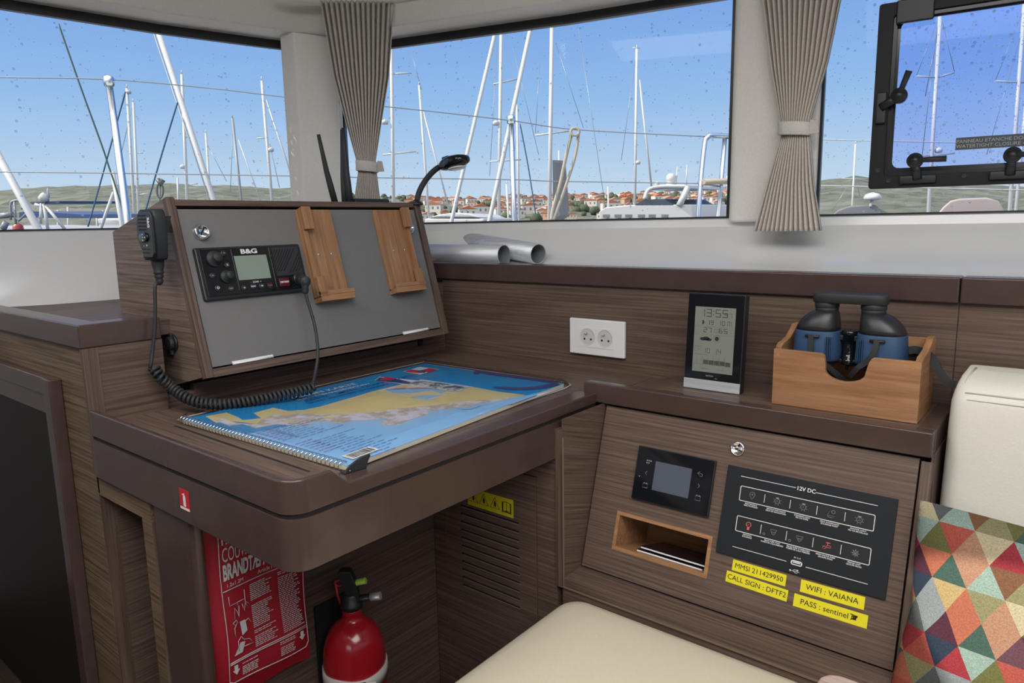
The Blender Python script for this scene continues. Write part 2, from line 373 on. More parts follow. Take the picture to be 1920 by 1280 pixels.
mb = MB(); mb.box((-1.18,.5375,.7500),(-.80,.5415,.7519)); obj('lid_groove', mb, dark, tb, world=True)
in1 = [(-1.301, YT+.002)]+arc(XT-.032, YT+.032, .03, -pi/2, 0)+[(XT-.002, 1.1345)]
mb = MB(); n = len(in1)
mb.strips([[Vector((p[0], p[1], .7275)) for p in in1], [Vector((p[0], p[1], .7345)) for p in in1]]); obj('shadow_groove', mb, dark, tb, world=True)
in2 = [(-1.301, YT)]+ar+[(XT, 1.1345)]
mb = MB()
ins = [(-1.301, YT+.02)]+arc(XT-.03, YT+.03, .012, -pi/2, 0)+[(XT-.02, 1.1345)]
R = [[Vector((p[0], p[1], z)) for p in L] for L, z in ((in2, .7275), (in2, .659), (ins, .659), (ins, .7275))]
mb.strips(R+[R[0]]); obj('apron', mb, brown, tb, world=True, bevel=.0015)
mb = MB(); mb.box((-1.1185,.462,0),(-.993,.482,.66)); obj('support_post', mb, brown, tb, world=True, bevel=.008, seg=4)
mb = MB(); mb.box((-1.314,.50,.715),(-.742,1.33,.7345)); obj('underside', mb, wood_y, tb, world=True)
mb = MB(); mb.box((-1.075,.50,0),(-1.04,1.0,.66)); obj('side_panel', mb, wood_y, tb, world=True)
mb = MB(); mb.box((-1.33,.59,.735),(-1.3145,1.33,.775)); mb.box((-1.33,.6435,.775),(-1.3145,1.231,.788)); mb.box((-1.33,1.2505,.775),(-1.3145,1.33,.93)); obj('riser', mb, wood_y, tb, world=True)
# fire-extinguisher sign stuck on the apron
sg = thing('extinguisher_sign', 'small red sticker with white extinguisher symbol on the table edge', 'sign', mat=frame((-.985,.4534,.695),(1,0,0),(0,0,1)))
mb = MB(); mb.box((-.0135,-.0155,-.0002),(.0135,.0155,.0004)); obj('sticker', mb, mat('sign_red',(.55,.02,.03),.4), sg)
mb = MB(); mb.box((-.0135,-.0155,.0004),(.0135,-.0118,.0006))
mb.prism([(-.003,-.010,.0004),(.0035,-.010,.0004),(.0035,.004,.0004),(.0015,.007,.0004),(-.001,.007,.0004),(-.003,.004,.0004)],(0,0,.0003))
mb.prism([(-.001,.007,.0004),(.001,.007,.0004),(.001,.010,.0004),(-.005,.008,.0004),(-.005,.0065,.0004)],(0,0,.0003))
obj('symbol', mb, whitem, sg)

# ================================================================== SIDE CABINET (left)
cb = thing('side_cabinet', 'tall walnut cabinet with brown capping beside the chart table', 'cabinet', (-1.6, .7, 0))
mb = MB()
mb.box((-2.5,.4600,.625),(-1.3155,.478,.884)); mb.box((-2.5,.46,0),(-1.477,.478,.625))          # front around locker and niche
mb.box((-1.477,.46,0),(-1.321,.478,.625)); mb.box((-1.321,.46,.6225),(-1.12,.478,.66)); mb.box((-1.153,.46,0),(-1.12,.478,.6225))
obj('front_panel', mb, wood('oak_brown_front', 0, (.085,.055,.036), (.235,.160,.100)), cb, world=True)
mb = MB(); mb.box((-1.332,.4795,0),(-1.3040,.588,.884)); obj('side_board', mb, wood_y, cb, world=True)
mb = MB(); mb.box((-1.3155,.4545,.66),(-1.303,.4790,.884)); obj('corner_post', mb, wood_z, cb, world=True)
mb = MB(); mb.prism([(-2.0,.452,.884),(-1.3025,.452,.884),(-1.3025,.588,.884),(-1.345,.588,.884),(-1.345,.492,.884),(-2.0,.492,.884)],(0,0,.0405))
obj('capping', mb, brown, cb, world=True, bevel=.003)
mb = MB(); mb.box((-1.95,.492,.885),(-1.345,1.30,.912)); obj('cabinet_top', mb, wood_y, cb, world=True)
mb = MB(); mb.box((-1.321,.60,0),(-1.153,.62,.6225)); mb.box((-1.335,.478,.6225),(-1.14,.62,.635))
obj('niche', mb, wood_x, cb, world=True)
mb = MB(); mb.box((-1.335,.4605,0),(-1.3208,.62,.6225)); mb.box((-1.1532,.4605,0),(-1.14,.62,.6225)); mb.box((-1.121,.4605,0),(-1.1195,.478,.6225)); obj('niche_side', mb, wood_z, cb, world=True)
dr = MB(); dr.box((-2.5,.4440,.782),(-1.4405,.4598,.8155)); dr.box((-1.466,.4380,0),(-1.430,.4598,.8175))
d = obj('locker_frame', dr, brown, cb, world=True, bevel=.003)
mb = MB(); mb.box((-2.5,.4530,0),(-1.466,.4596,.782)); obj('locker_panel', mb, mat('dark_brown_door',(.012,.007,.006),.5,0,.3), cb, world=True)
mb = MB(); mb.box((-2.5,.4480,.745),(-1.466,.4530,.782)); obj('locker_rail', mb, brown, cb, world=True)

# ================================================================== INSTRUMENT CONSOLE
CF = frame((-1.226,.624,.815),(0,1,0),(-.2636,0,.9646))
cs = thing('instrument_console', 'walnut console box with sloping grey front standing over the chart table', 'console', mat=CF)
def cl(p): return CF.inverted() @ Vector(p)
side = [(-1.230,.815),(-1.3175,1.137),(-1.555,1.077),(-1.557,.912),(-1.392,.912),(-1.392,.775),(-1.3275,.79)]
wood_side = wood('console_side_grain',0,(0.10,.070,.055),(.27,.195,.155),cross=200)
for nm, y0 in (('side_panel', .6245), ('side_panel', 1.232)):
    mb = MB(); mb.prism([(x, y0, z) for x, z in side], (0,.018,0)); o_ = obj(nm, mb, wood_side if y0 < 1 else wood_x, cs); o_.matrix_basis = CF.inverted()
def lb(a, b): m_ = MB(); m_.box(a, b); return m_
mb = lb((-.001,-.003,-.012),(.0135,.3345,.004)); obj('stile', mb, wood_y, cs, bevel=.001).data.materials[0] = wood('grain_v', 1, WD, WL)
mb = lb((.6105,-.003,-.012),(.6275,.3345,.004)); obj('stile', mb, wood('grain_v2', 1, WD, WL), cs, bevel=.001)
mb = lb((.0135,.3185,-.014),(.6105,.330,.002)); obj('top_rail', mb, wood('grain_h', 0, WD, WL), cs)
mb = lb((.0135,-.003,-.014),(.6105,.0125,.002)); obj('bottom_rail', mb, wood('grain_h2', 0, WD, WL), cs)
mb = MB(); mb.prism([cl((x, .640, z)) for x, z in ((-1.3175,1.130),(-1.553,1.071),(-1.553,1.079),(-1.3165,1.1335))], cl((0,.60,0))-cl((0,0,0))); obj('top_board', mb, wood_x, cs)
mb = MB(); mb.prism([cl((x, .640, z)) for x, z in ((-1.2335,.812),(-1.3275,.79),(-1.3275,.80),(-1.2335,.822))], cl((0,.60,0))-cl((0,0,0))); obj('bottom_board', mb, wood_x, cs)
mb = MB(); mb.prism([cl((x, .640, z)) for x, z in ((-1.553,.914),(-1.553,1.075),(-1.545,1.075),(-1.545,.914))], cl((0,.60,0))-cl((0,0,0))); obj('rear_board', mb, wood_x, cs)
fl = obj('flap', lb((.0165,.0155,-.016),(.6065,.3125,-.008)), grey_pan, cs)
obj('recess', lb((.0135,.0125,-.022),(.6105,.3185,-.018)), dark, cs)
for ux, vy in ((.0512,.2675),(.5719,.2663)):
    mb = MB(); mb.lathe([(.0155,0),(.0155,.002),(.0145,.004),(.0145,.0085),(.0135,.010),(.0105,.010),(.0105,.0088),(0,.0088)], (ux,vy,-.0085), 32)
    k = obj('cam_lock', mb, steel, fl); k.parent = fl
    mb = MB(); q = Vector((.55,.83,0)); r_ = Vector((-.83,.55,0)); c = Vector((ux,vy,.0005))
    mb.prism([c+q*.009+r_*.0014, c+q*.009-r_*.0014, c-q*.009-r_*.0014, c-q*.009+r_*.0014],(0,0,.0004)); obj('slot', mb, black, fl)
for a, b in ((.0554,.1414),(.4829,.5644)):
    mb = lb((a,.0140,-.0085),(b,.0200,-.0065)); mb.cyl((a,.0150,-.0065),(b,.0150,-.0065),.0017,10); obj('hinge', mb, white, fl)
fl.location = (0,0,.0075)
# 12 V socket with its rubber cap on the console's near side
so_ = thing('power_socket', 'round black rubber-capped socket on the side of the console', 'socket', mat=frame((-1.336,.6242,.868),(1,0,0),(0,0,1)))
mb = MB(); mb.lathe([(.0165,-.0002),(.0165,.003),(.0145,.0045),(.0125,.0045)], (0,0,0), 32); obj('flange', mb, black, so_)
mb = MB(); mb.lathe([(.0130,.0045),(.0135,.008),(.0115,.0125),(.0,.0135)], (0,0,0), 28); mb.box((-.004,-.022,.003),(.004,-.011,.009)); mb.box((-.004,.011,.003),(.004,.019,.008)); obj('cap', mb, blackm, so_, bevel=.0008)

# ================================================================== VHF RADIO
def onflap(u, v, w=0): return CF @ T(u, v, w-.0005)
rd = thing('marine_radio', 'black marine radio with knobs and green-grey display set into console', 'radio', mat=onflap(.1405,.187))
mb = lb((-.113,-.0505,-.012),(.113,.0505,.008)); obj('housing', mb, black, rd, bevel=.004, seg=3)
mb = lb((-.106,-.043,.008),(.106,.046,.0098)); fp = obj('faceplate', mb, blackg, rd, bevel=.001)
mb = lb((-.0395,-.0170,.0098),(.0295,.0305,.0102)); obj('display', mb, mat('lcd_green',(.24,.30,.25),.15), rd)
text('B&G', .0125, T(-.006,.0385,.0100), rd, whitem, 'brand_lettering', 1.5, bold=.0004)
for x, y, r in ((-.0797,.0268,.0155),(-.0634,-.0083,.0125)):
    mb = MB(); mb.lathe([(r,0),(r,.003),(r*.93,.005),(r*.62,.0055),(r*.60,.017),(r*.55,.0185),(0,.0185)], (x,y,.0095), 32); obj('knob', mb, blackm, rd)
for i, (x, y) in enumerate(((-.0582,.0371),(-.0571,.0141),(-.0901,-.0044),(-.0851,-.0283),(-.0592,-.0315),(-.0328,-.0317),(-.0135,-.0312),(.0049,-.0316),(.0236,-.0321))):
    mb = MB(); mb.lathe([(.0062,0),(.0062,.0012),(.005,.0018),(0,.0018)], (x,y,.0098), 20); b_ = obj('button', mb, black, rd)
    s_, c_ = (('=',greyp),('X',whitem),('H/L',greyp),('O',whitem),('DSC',greyp),('o',whitem),('SCAN',whitem),('TRI',whitem),('16/9',mat('red_print',(.5,.05,.05),.6)))[i]
    text(s_, .0062 if len(s_) < 2 else .0036, T(x,y,.0118), b_, c_, 'key_symbol', bold=.0001)
text('-  ZONE  +', .0048, T(-.005,-.0225,.0100), rd, whitem, 'key_lettering')
obj('grille_plate', lb((.0440,-.014,.0097),(.1045,.0445,.0101)), mat('grille_grey',(.03,.032,.036),.35), rd)
mb = MB()
for i in range(9):
    x0, y0 = .046+.0062*i, .041
    n_ = min(.046, (.104-x0+.025)*1.05); 
    a = Vector((x0, y0, .0095)); 
    dx = Vector((-.60,-.80,0)) 
    L_ = min(.060, (x0-.038)/.60)
    mb.tube([a+dx*.002, a+dx*max(.008, min(L_, .058))], .0019, 6, flat=((0,0,1),1.1,.5))
for i in range(4):
    a = Vector((.1035, .030-.0085*i, .0095)); dx = Vector((-.60,-.80,0)); mb.tube([a, a+dx*(.050-.012*i)], .0019, 6, flat=((0,0,1),1.1,.5))
obj('speaker_slots', mb, dark, rd)
mb = lb((.0445,-.0368,.0098),(.067,-.0195,.0125)); k = obj('distress_cover', mb, mat('dark_red_plastic',(.09,.012,.014),.2), rd, bevel=.001)
text('DISTRESS', .0048, T(.0558,-.028,.0128), k, whitem, 'cover_lettering', bold=.0001)
mb = MB(); mb.lathe([(.0135,0),(.0135,.004),(.011,.006),(.010,.006)], (.091,-.024,.0098), 28); obj('microphone_socket', mb, black, rd)
obj('panel_line', lb((-.043,-.036,.0099),(-.0426,.044,.0102)), greyp, rd); obj('panel_line', lb((.0375,-.036,.0099),(.0379,.044,.0102)), greyp, rd)

# ---- fist microphone, its plug and coiled cord
mc = thing('handheld_microphone', 'black handheld radio microphone hanging beside the console on a coiled cord', 'microphone', (-1.29,.58,1.07))
def mw(p): return Vector(p)
mb = MB()                       # body faces -Y/-X, hangs on the console side
prof = [(1.0270,.0255,.017),(1.032,.030,.0185),(1.075,.0340,.0205),(1.10,.0340,.0205),(1.112,.032,.019),(1.1155,.027,.016)]
mb.loft([(-1.294,.5875,z,rx*.93,ry*.66) for z, rx, ry in prof], 32, p=5); bd = obj('body', mb, blackm, mc, world=True)
MF = frame((-1.290,.5742,1.070),(1,0,0),(0,.02,1))
mb = MB(); pl_ = [(-.028,.024),(-.024,.036),(-.020,.041),(.000,.041),(.0025,.020),(.0025,-.034),(-.004,-.038),(-.016,-.038),(-.026,-.012)]
pl_ = [(-.027,.026),(-.022,.037),(-.018,.041),(.024,.041),(.031,.030),(.031,-.030),(.024,-.038),(-.006,-.038),(-.020,-.020),(-.030,.0)]
mb.prism([MF @ Vector((x*1.0,y,.0)) for x, y in pl_], MF.to_3x3() @ Vector((0,0,.0045))); fc = obj('front_cover', mb, black, mc, world=True, bevel=.0015)
mb = MB()
for i in range(5): mb.prism([MF @ Vector(q) for q in ((-.019,.0355-.0060*i,.0044),(.010,.0355-.0060*i,.0044),(.010,.0330-.0060*i,.0044),(-.021,.0330-.0060*i,.0044))], MF.to_3x3() @ Vector((0,0,.0006)))
for i in range(2): mb.prism([MF @ Vector(q) for q in ((-.012,-.023-.006*i,.0044),(.018,-.023-.006*i,.0044),(.018,-.0245-.006*i,.0044),(-.010,-.0245-.006*i,.0044))], MF.to_3x3() @ Vector((0,0,.0006)))
obj('grille', mb, dark, fc, world=True)
mb = MB(); mb.lathe([(.0092,.0044),(.0092,.0065),(.0075,.0075),(0,.0075)], (0,0,0), 24); mb.v = [tuple(MF @ (Vector((v[0]*1.9-.001, v[1]-.003, v[2])))) for v in mb.v]; kp = obj('keypad', mb, blackg, fc, world=True)
mb = MB()
for dx, dy in ((0,.005),(0,-.005),(.005,0),(.0,0)): mb.box((-.001+dx*1.6-.0013,-.003+dy-.0009,.0074),(-.001+dx*1.6+.0013,-.003+dy+.0009,.0079))
mb.v = [tuple(MF @ Vector(v)) for v in mb.v]; obj('key_symbols', mb, whitem, kp, world=True)
TM = wm(mc).inverted() @ MF
text('-    +', .007, TM @ T(.002,-.0175,.0048), fc, whitem, 'key_lettering', bold=.0002)
text('B&G', .0085, TM @ T(.0195,.022,.0052) @ Matrix.Rotation(-pi/2, 4, 'Z'), fc, whitem, 'brand_lettering', 1.1, bold=.0003)
mb = MB(); mb.lathe([(.0115,1.030),(.0105,1.018),(.0080,1.008),(.0088,1.006),(.0088,1.003),(.0066,1.0015),(.0078,.999),(.0078,.996),(.0055,.994),(.0065,.991),(.0062,.987),(.0035,.983)], (-1.290,.588,0), 20)
obj('cable_boot', mb, blackm, mc, world=True)
mb = MB(); mb.box((-1.318,.599,1.075),(-1.300,.6245,1.104)); obj('hanger', mb, black, mc, world=True)
# cord: straight drop, coils round the corner of the console, straight rise to the plug
def cr_spline(P, n):
    P = [Vector(p) for p in P]; out = []
    for i in range(len(P)-1):
        p0, p1, p2, p3 = P[max(i-1,0)], P[i], P[i+1], P[min(i+2,len(P)-1)]
        for k in range(n):
            t = k/n; out.append(.5*((2*p1)+(p2-p0)*t+(2*p0-5*p1+4*p2-p3)*t*t+(3*p1-p0-3*p2+p3)*t**3))
    return out+[P[-1]]
drop = [(-1.290,.588,.985), atx(291,535,-1.286), atx(291,575,-1.284), atx(290,620,-1.284), atx(286,655,-1.285), atx(284,676,-1.283)]
coilc = [atx(288,688,-1.280), atx(300,706,-1.268), atd(322,726,1.275), atd(350,746,1.268), atd(385,756,1.268), atd(430,757,1.275), atd(480,750,1.290), atd(530,740,1.310), atd(588,727,1.335)]
rise = [atd(586,722,1.34), atd(591,700,1.365), atd(596,660,1.385), atd(590,610,1.40), atd(577,565,1.405), atd(572,545,1.405)]
cen = cr_spline(coilc, 60); L = [0]
for i in range(1, len(cen)): L.append(L[-1]+(cen[i]-cen[i-1]).length)
turns = 40; pts = []
u = None; NP = turns*11; j = 0
for i in range(NP+1):
    s_ = L[-1]*i/NP
    while j < len(L)-2 and L[j+1] < s_: j += 1
    t = (s_-L[j])/max(1e-9, L[j+1]-L[j]); c = cen[j].lerp(cen[j+1], t); tg = (cen[min(j+1,len(cen)-1)]-cen[j]).normalized()
    if u is None: u = tg.cross(Vector((0,0,1))).normalized()
    u = (u-tg*u.dot(tg)).normalized(); w = tg.cross(u); a = 2*pi*turns*i/NP
    pts.append(c+(u*cos(a)+w*sin(a))*.0078)
mb = MB(); mb.tube(cr_spline(drop, 8)+[pts[0]], .0032, 8); mb.tube(pts, .0031, 6); mb.tube([pts[-1]]+cr_spline(rise, 8), .0032, 8)
obj('coiled_cord', mb, blackm, mc, world=True)
pc = CF @ Vector((.2315,.163,.0115)); wv = CF.to_3x3() @ Vector((0,0,1)); uvv = CF.to_3x3() @ Vector((1,0,0)); pe = atd(572,527,1.402)
mb = MB(); mb.cyl(pc, pe, .0095, 20, r2=.0088); mb.lathe([(.0095,-.008),(.0105,-.004),(.0105,.004),(.009,.007)], pe, 20, axis=(pe-pc)); 
pd = atd(572,550,1.405); mb.tube([pe.lerp(pd, t/8) for t in range(9)], [.0085,.0085,.0065,.008,.006,.0075,.0055,.007,.0045], 14)
obj('plug', mb, blackm, mc, world=True)

# ================================================================== PHONE HOLDERS
def cradle(u0, u1, side_left, label):
    r = thing('phone_holder', label, 'holder', mat=onflap(u0, .118))
    w = u1-u0; h = .192; t = .009; sd = .026
    obj('back_board', lb((0,0,0),(w,h,t)), oak_y, r, bevel=.001)
    x0, x1 = (0,.011) if side_left else (w-.011, w)
    obj('side_rail', lb((x0,0,t),(x1,h,t+.009)), oak_y, r, bevel=.001)
    obj('foot', lb((0,-.009,0),(w,.004,t+.019)), oak_x, r, bevel=.001)
    a, b = ((0,.020) if side_left else (w-.020, w))
    mb = lb((min(a,b),0,t+.009),(max(a,b),.044,t+.019)); obj('corner_lip', mb, oak_y, r, bevel=.001)
    mb = lb((0,.004,t+.013),(w+.002,.013,t+.019)); obj('front_lip', mb, oak_x, r, bevel=.001)
    mb = lb((min(a,b)-(0 if side_left else -.0),h-.047,t+.009),(max(a,b)+.002,h+.001,t+.019)); obj('top_lip', mb, oak_y, r, bevel=.001)
    for q in (.36, .75):
        mb = MB(); mb.lathe([(.0032,0),(.0032,.0006),(.0020,.0008),(.0012,.0002)], (w*q,.094,t), 14); obj('screw', mb, steel, r)
cradle(.2640,.3500,True,'wooden phone holder on the console, beside the radio')
cradle(.4720,.5640,False,'wooden phone holder at the right end of the console near the lock')

# ================================================================== ROUTER, LAMP
rt = thing('wifi_router', 'black router with three tall antennas lying on top of the console', 'router', (-1.42,1.10,1.115))
mb = MB(); mb.box((-1.50,1.02,1.102),(-1.405,1.235,1.122)); mb.box((-1.44,1.125,1.120),(-1.400,1.235,1.146)); obj('case', mb, blackm, rt, world=True, bevel=.004)
for q0, q1, q2, X0 in (((630,380),(612,320),(597,252),-1.42),((647,380),(643,330),(641,243),-1.42),((657,380),(650,320),(643,240),-1.40)):
    b0, b1, b2 = atx(*q0, X0), atx(*q1, X0-.005), atx(*q2, X0-.01); b0.z = min(b0.z, 1.125)
    mb = MB(); mb.tube([b0, b0.lerp(b1,.6), b1, b1.lerp(b2,.5), b2], [.0078,.0075,.0062,.0050,.0042], 12); obj('antenna', mb, blackm, rt, world=True)
lp = thing('reading_lamp', 'black flexible-neck reading lamp rising from the right end of the console top', 'lamp', (-1.30,1.19,1.12))
mb = MB(); mb.lathe([(.017,0),(.017,.006),(.009,.010),(.007,.014)], atx(781,385,-1.315), 24); obj('base', mb, black, lp, world=True)
st = cr_spline([atd(781,382,1.80), atd(786,360,1.80), atd(798,338,1.80), atd(815,319,1.79), atd(833,308,1.78)], 8)
mb = MB(); mb.tube(st, .0072, 14); obj('neck', mb, blackm, lp, world=True)
a, b = atd(826,313,1.785), atd(887,292,1.70); ax = (b-a).normalized()
upv = (Vector((0,0,1))-ax*ax.z).normalized(); sv = ax.cross(upv); HM = Matrix((ax, sv, upv)).transposed().to_4x4(); HM.translation = a
mb = MB(); mb.loft([(0,0,0,.008,.009),(0,.001,.012,.012,.014),(0,.002,.03,.016,.020),(0,.002,.055,.016,.026),(0,.002,.078,.0135,.025),(0,.001,.092,.010,.018),(0,0,.097,.004,.010)], 28, p=2.6)
mb.v = [tuple(HM @ Vector((v[2], v[1], v[0]))) for v in mb.v]; hd = obj('lamp_head', mb, blackg, lp, world=True)
mb = MB(); mb.loft([(.060,0,-.0178,.024,.019),(.060,0,-.0150,.026,.021)], 28); mb.v = [tuple(HM @ Vector(v)) for v in mb.v]; obj('lens', mb, white, hd, world=True)
mb = MB(); mb.box((.014,-.006,.010),(.036,.006,.0205)); mb.v = [tuple(HM @ Vector(v)) for v in mb.v]; obj('switch', mb, black, hd, world=True, bevel=.002)

# ================================================================== CURTAINS
cloth = noisy('taupe_curtain_cloth', (.52,.48,.43), (.65,.61,.555), (1,1,1), 420, .85, .3, .1)
cloth_l = noisy('curtain_band_cloth', (.60,.57,.53), (.70,.67,.62), (1,1,1), 420, .85, .2, .1)
def curtain(label, o, d, secs, npl, waist, ruff):
    """secs: (z, left, right, amp) along direction d from plan origin o"""
    d = Vector(d).normalized(); nrm = Vector((d.y, -d.x, 0)); o = Vector((o[0], o[1], 0))
    r = thing('curtain', label, 'curtain', o+Vector((0,0,secs[0][0])))
    S = []
    for i in range(len(secs)-1):
        for k in range(8):
            t = k/8; t = t*t*(3-2*t)*.5+t*.5; S.append([secs[i][j]*(1-t)+secs[i+1][j]*t for j in range(5)])
    S.append(list(secs[-1])); rows = []
    M_ = npl*8
    rnd = [random.uniform(-.25,.25) for _ in range(npl+1)]
    for z, l, rr, am, yo in S:
        row = []
        for k in range(M_+1):
            s_ = k/M_; ph = s_*npl; tri = abs((ph % 1)*2-1)**.8*2-1
            sw = s_+rnd[int(ph) % len(rnd)]*.2/npl*sin(pi*(ph % 1)); bow = -.012*(4*(s_-.5)**2)
            row.append(o+d*(l+(rr-l)*sw)+nrm*(yo+am*1.35*tri+bow)+Vector((0,0,z+.004*sin(s_*7)*(z > secs[-1][0]-.001)*0)))
        rows.append(row)
    mb = MB(); mb.strips(rows, smooth=True); c = obj('cloth', mb, cloth, r, world=True)
    md = c.modifiers.new('solid', 'SOLIDIFY'); md.thickness = .0012
    z, l, rr, yo = waist; w = (rr-l)/2; cc = o+d*((l+rr)/2)+nrm*yo; rows = []
    for dz, k in ((-.014,1.0),(-.012,1.06),(0,1.03),(.012,1.06),(.014,1.0)):
        rows.append([cc+d*cos(a)*w*k+nrm*sin(a)*.019*k+Vector((0,0,z+dz-.003*cos(a))) for a in [2*pi*i/36 for i in range(37)]])
    mb = MB(); mb.strips(rows, smooth=True); b_ = obj('tieback', mb, cloth_l, r, world=True); md = b_.modifiers.new('solid','SOLIDIFY'); md.thickness = .0015
    q = cc+d*(w*1.0); mb = MB(); mb.prism([q+nrm*.004+Vector((0,0,z-.015)), q+nrm*.004+Vector((0,0,z+.015)), q+d*.013-nrm*.006+Vector((0,0,z+.014)), q+d*.018-nrm*.006+Vector((0,0,z-.013))], nrm*.003)
    obj('tieback_tab', mb, cloth, b_, world=True, bevel=.001)
    if ruff:
        e0 = [ (secs[i][0], secs[i][2]) for i in range(len(secs))]
        rows = [[o+d*(x-.006)+nrm*(yo+.004+.004*j)+Vector((0,0,z_)) + d*(.008*j) for j in (0,.6,1.2)] for (z_, x) in e0]
    return r
curtain('pleated taupe curtain tied in the corner between left and centre windows', (-1.70*.94,1.34*.94), (.665,.747,0),
        [(1.6628,-0.0432,0.1485,0.0120,0.0000),(1.4748,-0.0207,0.1260,0.0110,0.0000),(1.3432,0.0075,0.0978,0.0090,0.0000),(1.2511,0.0282,0.0790,0.0060,0.0000),(1.2257,0.0301,0.0808,0.0060,0.0000),(1.1552,0.0169,0.0865,0.0060,0.0000),(1.0894,0.0075,0.0959,0.0080,0.0000)], 14, (1.2398,0.0263,0.0837,0), True)
curtain('pleated taupe curtain hanging between the centre window and the hatch window', (0,1.64), (1,0,0),
        [(1.72,-.640,-.418,.012,.0),(1.545,-.602,-.438,.012,.02),(1.40,-.575,-.458,.009,.03),(1.285,-.549,-.487,.006,.035),(1.255,-.547,-.487,.006,.035),(1.15,-.568,-.468,.008,.05),(1.052,-.583,-.440,.010,.075)], 14, (1.268,-.551,-.485,.035), False)
mb = MB(); mb.box((-1.79,1.20,1.712),(-1.52,1.235,1.735)); 
mb = MB(); mb.tube([atz(q,w,1.672) for q, w in ((520,-10),(600,0),(660,4),(740,-2),(800,-14))], .012, 10, flat=((0,0,1),1.3,.9))
tag(obj('curtain_track', mb, liner2), 'light curtain track along the ceiling edge above the left curtain', 'curtain rail')

# ================================================================== PIPES ON THE SHELF
def pipe(a, b, r, label):
    a, b = Vector(a), Vector(b); ax = (b-a).normalized()
    mb = MB(); n = 40; rows = []
    for rr, t in ((r-.002, -.22), (r-.002, 0), (r, 0), (r, -1)):
        rows.append((rr, t))
    Lh = (b-a).length
    mb.lathe([(r-.0022, 0),(r, 0),(r, -Lh),(r-.0022, -Lh)], b, n, axis=ax); mb.f = mb.f[:-2]; mb.m = mb.m[:-2]; mb.sm = mb.sm[:-2]
    mb.lathe([(r-.0022, 0),(r-.0022, -Lh)], b, n, axis=ax, mi=1); mb.f = mb.f[:-2]; mb.m = mb.m[:-2]; mb.sm = mb.sm[:-2]
    o_ = obj('metal_pipe', mb, [alu, mat('pipe_bore_shade', (.22,.23,.24), .7)]); tag(o_, label, 'pipe', ); return o_  # shade inside the tube is put into the bore's dull grey colour
pipe((-1.80+.25,1.401,.999),(-1.163,1.401,1.000),.0268,'nearer silver metal tube lying along the white shelf')
e2 = aty(1009,476,1.445); dp = (aty(790,437,1.56)-e2).normalized(); pipe(e2+dp*.46, e2, .0262, 'farther silver metal tube lying askew behind the first on the shelf')
# ================================================================== SEA CHART BOOK
def fuv(M, px, py):
    n = M.to_3x3() @ Vector((0,0,1)); o = M.translation; r = ray(px, py); p = CAM + r*((o-CAM).dot(n)/r.dot(n)); return M.inverted() @ p
ZC = .7605
ch = thing('chart_book', 'spiral-bound blue sea chart atlas with yellow coast map lying on the chart table', 'book', (-1.0,.87,.752))
def cz(px, py, dz=0): return atz(px, py, ZC+dz)
ck = [cz(344,786), cz(650,873), cz(1057,719), cz(796,681)]
mb = MB(); mb.prism([p-Vector((0,0,.0072)) for p in ck], (0,0,.0064)); obj('pages', mb, mat('paper_edge',(.62,.58,.46),.7), ch, world=True)
sea_l = noisy('chart_light_blue',(.20,.42,.72),(.24,.47,.76),(1,1,1),5,.25); sea_d = noisy('chart_deep_blue',(.015,.20,.50),(.022,.26,.58),(1,1,1),5,.25)
land = noisy('chart_land_yellow',(.56,.46,.20),(.64,.53,.26),(1,1,1),14,.3); lil = noisy('chart_shoal_lilac',(.36,.32,.28),(.56,.54,.66),(1,1,1),45,.3,lo=.42,hi=.56)
pur = mat('chart_violet',(.05,.055,.20),.3); red_ = mat('chart_red',(.50,.02,.03),.35); navy = mat('chart_navy_print',(.01,.05,.20),.4); tanp = mat('chart_white',(.68,.66,.64),.35)
mag = mat('chart_magenta_print',(.25,.12,.35),.5); photo = noisy('chart_photo_strip',(.03,.05,.07),(.62,.64,.66),(1,1,1),70,.3,lo=.42,hi=.6)
LAY = [0]
cov = MB(); cmats = [sea_l, sea_d, land, lil, pur, red_, navy, tanp, mag, photo]
def poly(pts, mi, closed=True):
    LAY[0] += 1; z = .00003*LAY[0]
    cov.add([cz(x, y, z) for x, y in pts], [list(range(len(pts)))], mi)
cov.add([p-Vector((0,0,.0008)) for p in ck]+list(ck), [(0,3,2,1),(4,5,6,7),(0,1,5,4),(1,2,6,5),(2,3,7,6),(3,0,4,7)], 0)
def S_(o, s, pts): return [(o[0]+x/s, o[1]+y/s) for x, y in pts]
A = (300,640); B = (700,640); Cc = (460,780)
poly([(346,785),(795,681.6),(1056,719.2),(1012,735),(985,742),(880,748),(700,780),(600,786),(500,806),(470,812),(420,806)], 1)
poly([(385,780),(425,773),(447,782),(455,787),(490,784),(475,774),(512,764),(540,770),(565,769),(600,762),(704,732),(756,719.5),(780,722),(882,724),(935,734),(985,740),(975,744),(920,750),(860,757),(800,764),(700,776),(600,790),(500,796),(440,790),(405,792)], 2)
poly([(400,786),(420,784),(432,790),(450,793),(482,794),(492,784),(515,777),(540,778),(562,774),(590,776),(640,776),(700,772),(760,764),(810,760),(870,752),(930,748),(982,742),(985,748),(940,756),(905,755),(880,766),(835,766),(795,775),(760,776),(725,784),(690,787),(655,789),(640,794),(600,788),(575,796),(545,797),(520,795),(480,802),(455,795),(430,798)], 3)
poly([(712,790),(735,780),(790,770),(806,776),(770,786),(745,797),(718,796)], 3)
poly([(805,783),(835,776),(862,779),(870,785),(848,790),(830,789)], 3)
poly([(782,786),(800,790),(850,793),(880,784),(884,778),(905,768),(960,757),(1010,739),(986,741),(880,762),(800,771),(812,777)], 0)
poly(S_(B,4.8,[(280,430),(450,412),(420,432),(640,470),(560,500),(470,505),(330,470)]), 3)
